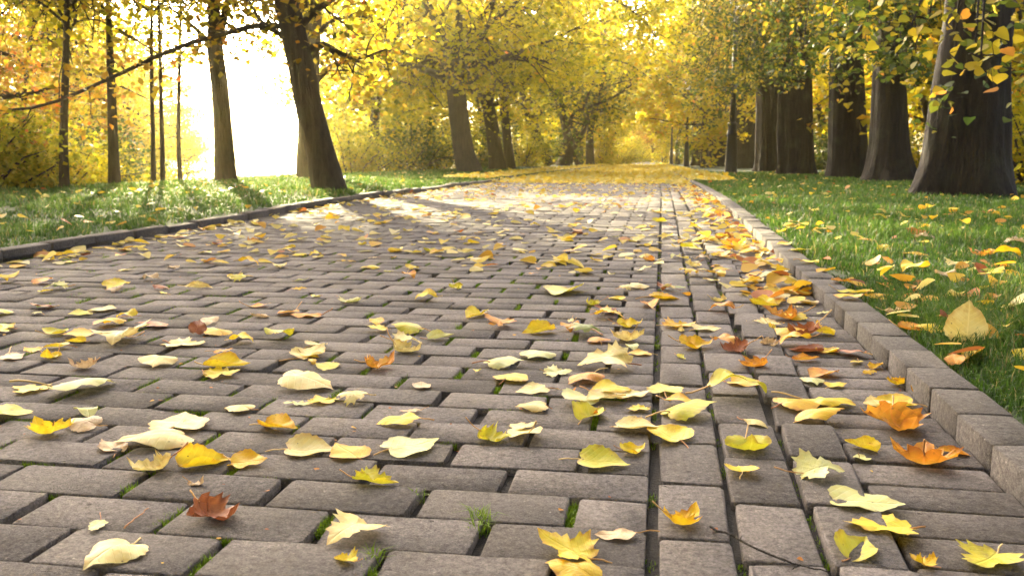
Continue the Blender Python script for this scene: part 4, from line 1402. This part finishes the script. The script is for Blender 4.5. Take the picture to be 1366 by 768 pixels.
HAND = [
    (152, 741, 82, 'C', 'h', 'arch', 'cream heart shaped leaf arched over two bricks with its tip raised'),
    (285, 690, 84, 'R', 'm', 'curl', 'curled rust brown leaf with ragged edges on a bare brick'),
    (370, 572, 58, 'G', 'h', 'fold', 'golden leaf folded into an upright dome beside cream leaves'),
    (300, 490, 62, 'Y', 'h', 'fold', 'glowing yellow heart shaped leaf folded open like a book'),
    (130, 701, 42, 'P', 'f', 'flat', 'ragged pale green scrap of leaf beside a loose reddish stem'),
    (263, 648, 30, 'T', 'f', 'curl', 'little dry tan scrap below the heap of yellow leaves'),
    (62, 580, 66, 'Y', 'm', 'curl', 'crumpled yellow leaf with a tan one tucked beside it'),
    (112, 570, 46, 'T', 'h', 'arch', 'tan leaf tucked beside a crumpled yellow one'),
    (205, 628, 66, 'C', 'm', 'curl', 'spiky cream leaf at the left of the heap of rolled leaves'),
    (268, 620, 72, 'Y', 'h', 'roll', 'yellow leaf rolled like a tube in the heap of leaves'),
    (328, 620, 48, 'G', 'h', 'cup', 'golden leaf cupped at the right of the heap of rolled leaves'),
    (212, 590, 88, 'C', 'h', 'arch', 'long cream leaf with an orange edge behind the heap'),
    (150, 600, 42, 'T', 'h', 'cup', 'beige leaf showing ribs left of the long cream leaf'),
    (238, 566, 84, 'C', 'h', 'flat', 'broad cream leaf with a long stem across its blade'),
    (320, 548, 40, 'C', 'h', 'arch', None), (410, 602, 62, 'C', 'h', 'cup', 'cream leaf cupped against a flat golden one'),
    (466, 606, 62, 'G', 'h', 'flat', 'flat golden leaf touching a cupped cream one'),
    (545, 598, 78, 'P', 'h', 'flat', 'smooth pale greenish leaf lying flat with its stem to the right'),
    (498, 645, 66, 'L', 'm', 'fold', 'lime yellow leaf folded with an orange curled tip'),
    (472, 715, 90, 'C', 'm', 'wave', 'large cream lobed leaf with two stems sticking up'),
    (462, 750, 40, 'Y', 'm', 'fold', 'small yellow leaf drooping from the large cream lobed one'),
    (655, 587, 52, 'L', 'm', 'curl', 'spotted olive leaf curled beside a pale lobed leaf'),
    (694, 572, 44, 'C', 'm', 'flat', 'pale lobed leaf beside the spotted olive one'),
    (712, 545, 40, 'C', 'h', 'arch', None), (712, 522, 44, 'C', 'h', 'flat', None), (470, 537, 48, 'C', 'm', 'arch', None), (550, 549, 30, 'T', 'f', 'flat', None),
    (786, 556, 60, 'L', 'h', 'fold', 'lime leaf with a golden brown tip folded over a pale leaf'),
    (770, 535, 58, 'P', 'h', 'flat', None), (758, 524, 22, 'O', 'f', 'curl', None),
    (800, 618, 62, 'L', 'h', 'cup', 'fresh lime heart shaped leaf with its stem pointing up'),
    (845, 572, 54, 'C', 'h', 'cup', 'pale cupped leaf left of the yellow one at the seam'),
    (890, 583, 64, 'Y', 'h', 'cup', 'yellow leaf cupped over the seam in front of a lime one'),
    (915, 556, 74, 'L', 'h', 'arch', 'large pale lime leaf arched behind the yellow one at the seam'),
    (842, 603, 36, 'Y', 'h', 'curl', None), (850, 546, 34, 'Y', 'm', 'flat', None),
    (757, 740, 82, 'Y', 'm', 'cup', 'yellow lobed leaf cupped up on two points with a long stem'),
    (768, 768, 72, 'G', 'h', 'arch', 'golden leaf arched in front of the cupped yellow one'),
    (826, 716, 56, 'T', 'p', 'flat', 'thin tan leaf bridging towards the seam'),
    (908, 698, 66, 'G', 'm', 'curl', 'golden curled leaf on the lengthwise brick beside the seam'),
    (978, 526, 90, 'L', 'p', 'wave', 'long lime leaf twisted across two rows of bricks'),
    (988, 632, 46, 'Y', 'h', 'cup', 'small bright yellow leaf cupped over the second seam'),
    (925, 463, 44, 'G', 'h', 'curl', None), (1004, 490, 46, 'O', 'm', 'curl', 'orange red crumpled leaf in the second seam'), (967, 460, 42, 'O', 'p', 'wave', None),
    (1064, 543, 60, 'G', 'h', 'arch', 'golden leaf, rearmost of the overlapping fan of three'),
    (1100, 540, 66, 'Y', 'p', 'arch', 'bright yellow narrow leaf in the overlapping fan of three'),
    (1088, 560, 72, 'G', 'p', 'arch', 'long golden leaf, foremost of the overlapping fan of three'),
    (1092, 636, 72, 'P', 'm', 'wave', 'pale yellow green torn leaf beside the third seam'),
    (1148, 672, 94, 'P', 'h', 'flat', 'broad pale lime leaf lying flat with an upright stem'),
    (1176, 706, 98, 'Y', 'm', 'flat', 'long yellow leaf with ragged ends in front of the pale lime one'),
    (1140, 738, 84, 'L', 'h', 'fold', 'lime yellow leaf folded up like a boat'),
    (1230, 752, 44, 'G', 'm', 'roll', 'narrow golden leaf rolled around its stem'),
    (1316, 748, 78, 'L', 'm', 'cup', 'yellow green leaf eaten full of holes, cupped on the gutter bricks'),
    (1152, 600, 46, 'Y', 'h', 'fold', 'yellow leaf folded into a V beside the orange ones'),
    (1150, 614, 36, 'P', 'p', 'flat', None),
    (1232, 618, 88, 'O', 'm', 'curl', 'orange lobed leaf curled up near the kerb with a drooping stem'),
    (1198, 570, 92, 'O', 'm', 'curl', 'crumpled orange and tan leaf in the gutter'),
    (1270, 606, 44, 'O', 'p', 'roll', None), (1192, 541, 56, 'Y', 'h', 'cup', 'yellow leaf cupped above the crumpled orange one'),
    (1200, 513, 38, 'G', 'm', 'curl', None), (1228, 525, 30, 'G', 'h', 'stand', 'golden leaf leaning upright against the kerb face'),
    (1170, 540, 40, 'C', 'h', 'flat', None), (1075, 447, 55, 'R', 'm', 'curl', None), (1045, 425, 52, 'O', 'm', 'curl', None), (1078, 470, 44, 'R', 'h', 'cup', None),
    (1105, 470, 34, 'Y', 'h', 'cup', None), (1100, 446, 30, 'Y', 'h', 'fold', None), (1050, 445, 46, 'G', 'h', 'arch', None), (1096, 500, 42, 'O', 'h', 'cup', None), (1114, 515, 30, 'Y', 'h', 'flat', None),
    (1060, 425, 34, 'Y', 'h', 'arch', None), (1022, 432, 40, 'C', 'm', 'flat', None), (1018, 408, 42, 'Y', 'h', 'fold', None), (1005, 375, 34, 'C', 'h', 'flat', None), (1035, 400, 34, 'C', 'h', 'arch', None),
    (720, 444, 46, 'Y', 'h', 'fold', 'bright yellow leaf folded upwards among pale leaves'), (780, 446, 52, 'N', 'm', 'arch', 'dull green leaf, the only green one between pale leaves'),
    (812, 424, 44, 'G', 'm', 'wave', None), (835, 455, 50, 'C', 'm', 'curl', None), (668, 436, 46, 'O', 'm', 'wave', None), (545, 443, 44, 'L', 'h', 'arch', None), (750, 390, 56, 'L', 'h', 'cup', None),
    (810, 490, 80, 'C', 'm', 'wave', 'long pale leaf with a crinkled edge beside the seam'), (742, 498, 40, 'P', 'm', 'flat', None), (670, 488, 52, 'P', 'h', 'arch', None), (715, 476, 48, 'P', 'h', 'arch', None),
    (505, 490, 52, 'O', 'm', 'curl', 'orange leaf crumpled against pale leaves'), (540, 470, 50, 'C', 'm', 'curl', None), (415, 475, 50, 'C', 'h', 'cup', None), (412, 476, 30, 'Y', 'p', 'cup', None), (410, 515, 70, 'C', 'h', 'arch', 'pair of cream leaf halves joined by one upright stem'),
    (210, 486, 48, 'C', 'h', 'arch', None), (112, 492, 46, 'T', 'm', 'curl', None), (75, 464, 32, 'Y', 'h', 'cup', None), (102, 457, 28, 'Y', 'h', 'fold', None), (160, 457, 74, 'C', 'm', 'wave', None), (245, 460, 58, 'C', 'm', 'flat', None), (264, 445, 28, 'R', 'h', 'stand', None),
    (106, 522, 90, 'P', 'p', 'arch', 'long pale green leaf beside a lime yellow tail'), (40, 520, 56, 'Y', 'm', 'flat', None), (15, 478, 50, 'T', 'p', 'flat', None), (145, 435, 46, 'G', 'h', 'arch', None), (155, 383, 36, 'Y', 'h', 'stand', None),
    (262, 385, 36, 'C', 'p', 'roll', None), (58, 378, 28, 'O', 'h', 'stand', 'peach coloured leaf standing blurred near the left kerb'), (108, 420, 30, 'L', 'h', 'flat', None),
    (940, 440, 40, 'C', 'h', 'flat', None), (885, 400, 40, 'G', 'h', 'cup', None), (880, 296, 24, 'L', 'h', 'fold', None), (768, 312, 20, 'R', 'h', 'cup', None), (905, 385, 24, 'N', 'h', 'flat', None),
    (950, 375, 26, 'C', 'h', 'flat', None), (965, 340, 24, 'G', 'h', 'flat', None), (918, 330, 24, 'L', 'h', 'fold', None), (790, 552, 24, 'O', 'f', 'curl', None),
]
GUT = []
for (px, py, w, c, k, st, lab) in HAND:
    p = on_ground(px, py)
    surf = 'gutter' if p.x > 0.31 else 'path'
    fallen(px, py, w, c, k, st, lab, surf)
KERB_GRASS = [
    (1134, 398, 40, 'G', 'p', 'flat', 'golden leaf lying across the top of the kerb', 'kerb'), (1290, 446, 58, 'C', 'h', 'stand', 'big cream leaf standing upright in the grass beside the kerb', 'grass'),
    (1273, 478, 30, 'O', 'h', 'stand', 'orange leaf propped on edge at the grass edge below the cream one', 'grass'), (1215, 434, 36, 'O', 'h', 'cup', 'orange leaf cupped at the lawn edge among yellow ones', 'grass'),
    (1240, 434, 46, 'Y', 'h', 'arch', 'yellow leaf arched at the lawn edge beside an orange one', 'grass'), (1192, 412, 26, 'T', 'h', 'curl', None, 'grass'), (1168, 393, 28, 'G', 'h', 'cup', None, 'grass'),
    (1218, 358, 40, 'Y', 'h', 'wave', 'wide yellow leaf spread on the grass blades', 'grass'), (1182, 348, 20, 'O', 'h', 'stand', None, 'grass'), (1178, 332, 20, 'Y', 'h', 'stand', None, 'grass'), (1222, 338, 30, 'G', 'h', 'arch', None, 'grass'),
    (1235, 318, 32, 'T', 'm', 'wave', None, 'grass'), (1273, 352, 34, 'C', 'm', 'wave', None, 'grass'), (1262, 368, 30, 'T', 'h', 'wave', None, 'grass'), (1160, 322, 26, 'O', 'h', 'arch', None, 'grass'), (1205, 305, 24, 'R', 'h', 'cup', None, 'grass'),
    (1340, 340, 44, 'G', 'h', 'wave', None, 'grass'), (1330, 352, 40, 'O', 'h', 'cup', None, 'grass'), (1355, 365, 30, 'G', 'h', 'arch', None, 'grass'), (1342, 374, 20, 'Y', 'h', 'flat', None, 'grass'), (1352, 325, 36, 'T', 'm', 'wave', None, 'grass'),
    (1310, 338, 34, 'O', 'm', 'curl', None, 'grass'), (1322, 365, 36, 'L', 'h', 'wave', None, 'grass'), (1068, 331, 30, 'L', 'h', 'flat', 'lime yellow leaf lying where the kerb meets the grass', 'grass'), (1045, 326, 22, 'G', 'h', 'flat', None, 'kerb'),
    (1080, 350, 34, 'Y', 'p', 'flat', None, 'kerb'), (1100, 362, 26, 'G', 'h', 'cup', None, 'kerb'), (1120, 372, 26, 'O', 'h', 'cup', None, 'grass'), (1128, 385, 30, 'L', 'p', 'flat', None, 'grass'), (1362, 470, 26, 'Y', 'h', 'stand', None, 'grass'),
    (1350, 428, 34, 'O', 'h', 'wave', None, 'grass'), (1330, 400, 30, 'G', 'm', 'wave', None, 'grass'), (1305, 380, 24, 'O', 'h', 'cup', None, 'grass'),
]
for (px, py, w, c, k, st, lab, surf) in KERB_GRASS:
    if lab and lab.startswith('big cream'):
        fallen(px, py + 6, w * 1.05, c, k, st, lab, surf, tilt=(0.05, -1.2))
    else:
        fallen(px, py, w, c, k, st, lab, surf)

# the other single leaves: scattered over the near paving, away from those above
g = np.random.default_rng(90)
taken = [on_ground(h[0], h[1]) for h in HAND]
cols = list('CCPYYYYGGLLTOOR')
n_more = 292 - NL
tries = 0
while n_more > 0 and tries < 20000:
    tries += 1
    py = 768 - 520 * g.random() ** 0.55
    y = float(on_ground(884, py).y)
    if y > 4.6 or y < 1.5:
        continue
    if g.random() < 0.22:
        x = g.uniform(0.25, 0.50)
        if y < 1.9:
            continue
    else:
        x = g.uniform(XL + 0.05, 0.3)
    q = Vector((x, y, 0))
    px, pyy, _ = to_px(np.array(q))
    if not (-10 < px[0] < 1376):
        continue
    d = min((q - t).length for t in taken)
    if d < 0.06 * g.uniform(0.4, 1.3):
        continue
    clus = vnoise(np.array(x), np.array(y), 5.0, 5)
    if g.random() > 0.35 + clus:
        continue
    taken.append(q)
    c = cols[int(g.integers(len(cols)))]
    if x > 0.2 and g.random() < 0.4:
        c = 'ORGOT'[int(g.integers(5))]
    k = g.choice(['h', 'h', 'h', 'm', 'p', 'f'])
    st = g.choice(['flat', 'flat', 'flat', 'arch', 'arch', 'cup', 'curl', 'wave', 'wave', 'fold'])
    fallen(0, 0, 0, c, k, st, None, 'gutter' if x > 0.31 else 'path', L=float(g.uniform(0.055, 0.095)) * (0.6 if k == 'f' else 1), P=Vector((x, y, 0.0 if x < 0.31 else -0.004)), yaw=g.uniform(0, 6.28))
    n_more -= 1

# the rest of the fallen leaves: one object each for paving and lawns
def litter(name, label, X, Y, Z, size, mat, seed, hue=0.45, sd=0.26, up=2.2):
    g = np.random.default_rng(seed)
    n = len(X)
    P = np.stack([X, Y, Z], -1)
    V, Q, T, r = leaf_cloud(P, size, g, np.clip(g.normal(hue, sd, n), 0, 1), True, up=up, droop=0)
    Vn = V.reshape(n, 10, 3)
    Vn[:, :, 2] -= (Vn[:, :, 2].min(1) - Z)[:, None]
    o = obj(name, mesh_np(name, Vn.reshape(-1, 3), [Q], mat, {'rnd': r}))
    tag(o, label, 'leaves', kind='stuff')
    return o


g = np.random.default_rng(95)
X, Y = [], []
n = 2200
yy = 3.6 + 20 * g.uniform(0, 1, n) ** 1.25; X.append(g.uniform(XL + 0.03, XR - 0.02, n) + gx(yy)); Y.append(yy)
n = 500
yy = g.uniform(3.0, 22, n); X.append((XL + np.abs(g.normal(0.03, 0.10, n))) + gx(yy)); Y.append(yy)
X, Y = np.concatenate(X), np.concatenate(Y)
keep = vnoise(X, Y, 2.6, 6) + g.uniform(-0.35, 0.35, len(X)) > 0.30
X, Y = X[keep], Y[keep]
litter('leaf_litter', 'loose yellow and cream leaves scattered farther along the paving', X, Y, gz(Y) + 0.002, 0.060, M_litter, 96, 0.42, 0.26, 5.0)
n = 480
yy = 3.0 * (22 / 3.0) ** g.uniform(0, 1, n)
xx = g.normal(0.40, 0.09, n).clip(0.1, 0.5) + gx(yy)
litter('leaf_litter', 'drift of yellow and orange leaves gathered along the gutter by the kerb', xx, yy, gz(yy) + 0.002, 0.062, M_litter, 104, 0.56, 0.25, 4.0)
n = 22000
yy = 15 + 60 * g.uniform(0, 1, n) ** 1.3
dens = np.clip((yy - 14) / 7, 0, 1)
k = g.uniform(0, 1, n) < 0.25 + 0.75 * dens
yy = yy[k]
xx = g.uniform(XL - 0.8, XR + 0.7, len(yy)) + gx(yy)
on_r = xx > XR + gx(yy)
on_l = xx < XL + gx(yy)
zz = np.where(on_r, z_right(xx, yy) + 0.045, np.where(on_l, z_left(xx, yy) + 0.05, gz(yy) + 0.004))
litter('leaf_carpet', 'golden carpet of fallen leaves covering the far stretch of the way', xx, yy, zz, 0.095, M_litter_far, 97, 0.4, 0.22)
# lawns
n = 1500
yy = 1.9 * (30 / 1.9) ** g.uniform(0, 1, n)
xx = XR + 0.12 + gx(yy) + g.uniform(0, 1, n) * np.minimum(0.66 * yy, 5.2)
k = (vnoise(xx, yy, 1.7, 7) + g.uniform(-0.3, 0.3, n) > 0.42)
xx, yy = xx[k], yy[k]
litter('leaf_litter', 'orange and yellow leaves lying in the grass beneath the old row', xx, yy, z_right(xx, yy) + g.uniform(0.005, 0.035, len(xx)), 0.06, M_litter, 98, 0.58, 0.24, 2.6)
n = 550
yy = 4.0 * (34 / 4.0) ** g.uniform(0, 1, n)
xx = XL - 0.12 + gx(yy) - g.uniform(0, 1, n) * 3.9
k = (vnoise(xx, yy, 1.5, 8) + g.uniform(-0.3, 0.3, n) > 0.40)
xx, yy = xx[k], yy[k]
litter('leaf_litter', 'yellow and orange leaves sprinkled over the river side lawn', xx, yy, z_left(xx, yy) + g.uniform(0.005, 0.035, len(xx)), 0.06, M_litter, 99, 0.5, 0.25, 2.6)
n = 9000
yy = g.uniform(6, 60, n)
xx = 6.2 + g.uniform(0, 1, n) ** 1.4 * 26
litter('leaf_litter', 'brown gold leaf litter on the woodland floor behind the old row', xx, yy, z_right(np.full(n, 6.2), yy) + 0.012 * (xx - 6.2) + 0.01, 0.12, M_litter_far, 100, 0.6, 0.25, 1.5)


# crumbs of dry leaf on and between the near bricks
n = 500
yy = 0.95 * (5.0 / 0.95) ** g.uniform(0, 1, n)
xx = XL + (XR - XL) * g.uniform(0, 1, n)
k = vnoise(xx, yy, 6, 9) + g.uniform(-0.35, 0.35, n) > 0.45
xx, yy = xx[k], yy[k]
litter('leaf_crumbs', 'tiny dry crumbs of leaf lying on the near paving', xx, yy, np.where(xx > 0.31, -0.004, 0.0005) + 0 * xx, 0.008, M_litter, 103, 0.9, 0.15, 5.0)


# twigs on the paving
def twig(label, pxs, r, seed, bare=True, mat=None):
    g = np.random.default_rng(seed)
    P = [np.array(on_ground(x, y)) + [0, 0, r + h] for x, y, h in pxs]
    base = Vector(P[0])
    q = fine([p - np.array(base) for p in P], 16)
    q += g.normal(0, r * 0.5, q.shape)
    B = Batch()
    B.add(*tube(q, np.linspace(r, r * 0.5, 16), 6))
    for i in ((4, 8, 11) if bare else ()):
        B.add(*tube(curve_pts(q[i], g.normal(0, 1, 3) * [1, 1, 0.2], 0.014, g, 3), np.linspace(r * 0.7, r * 0.4, 4), 4))
    o = obj('twig', B.mesh('twig', mat or M_bark_dark, smooth=True), None, base)
    tag(o, label, 'twig')


twig('thin dark twig lying across the seams of the lengthwise bricks', [(948, 706, 0.002), (985, 726, 0.006), (1030, 746, 0.003), (1070, 757, 0.002), (1105, 766, 0.002)], 0.0017, 401)
twig('short reddish leaf stem lying loose beside a pale scrap', [(166, 704, 0.0005), (182, 694, 0.003), (198, 684, 0.006)], 0.0012, 402, False, M_stem)

# ------------------------------------------------------------------ air
m, nt, out = new_mat('haze')
pv = N(nt, 'VolumePrincipled')
pv.inputs['Color'].default_value = (1.0, 0.89, 0.50, 1)
pv.inputs['Density'].default_value = 0.0010
pv.inputs['Anisotropy'].default_value = 0.87
nt.links.new(pv.outputs[0], out.inputs['Volume'])
x0, x1, y0, y1, z0, z1 = -430, 200, -70, 420, -5.6, 28.0
V = np.array([[x0, y0, z0], [x1, y0, z0], [x1, y1, z0], [x0, y1, z0], [x0, y0, z1], [x1, y0, z1], [x1, y1, z1], [x0, y1, z1]])
F = np.array([[3, 2, 1, 0], [4, 5, 6, 7], [0, 1, 5, 4], [1, 2, 6, 5], [2, 3, 7, 6], [3, 0, 4, 7]])
haze = obj('haze', mesh_np('haze', V, F, m))
haze['kind'] = 'stuff'
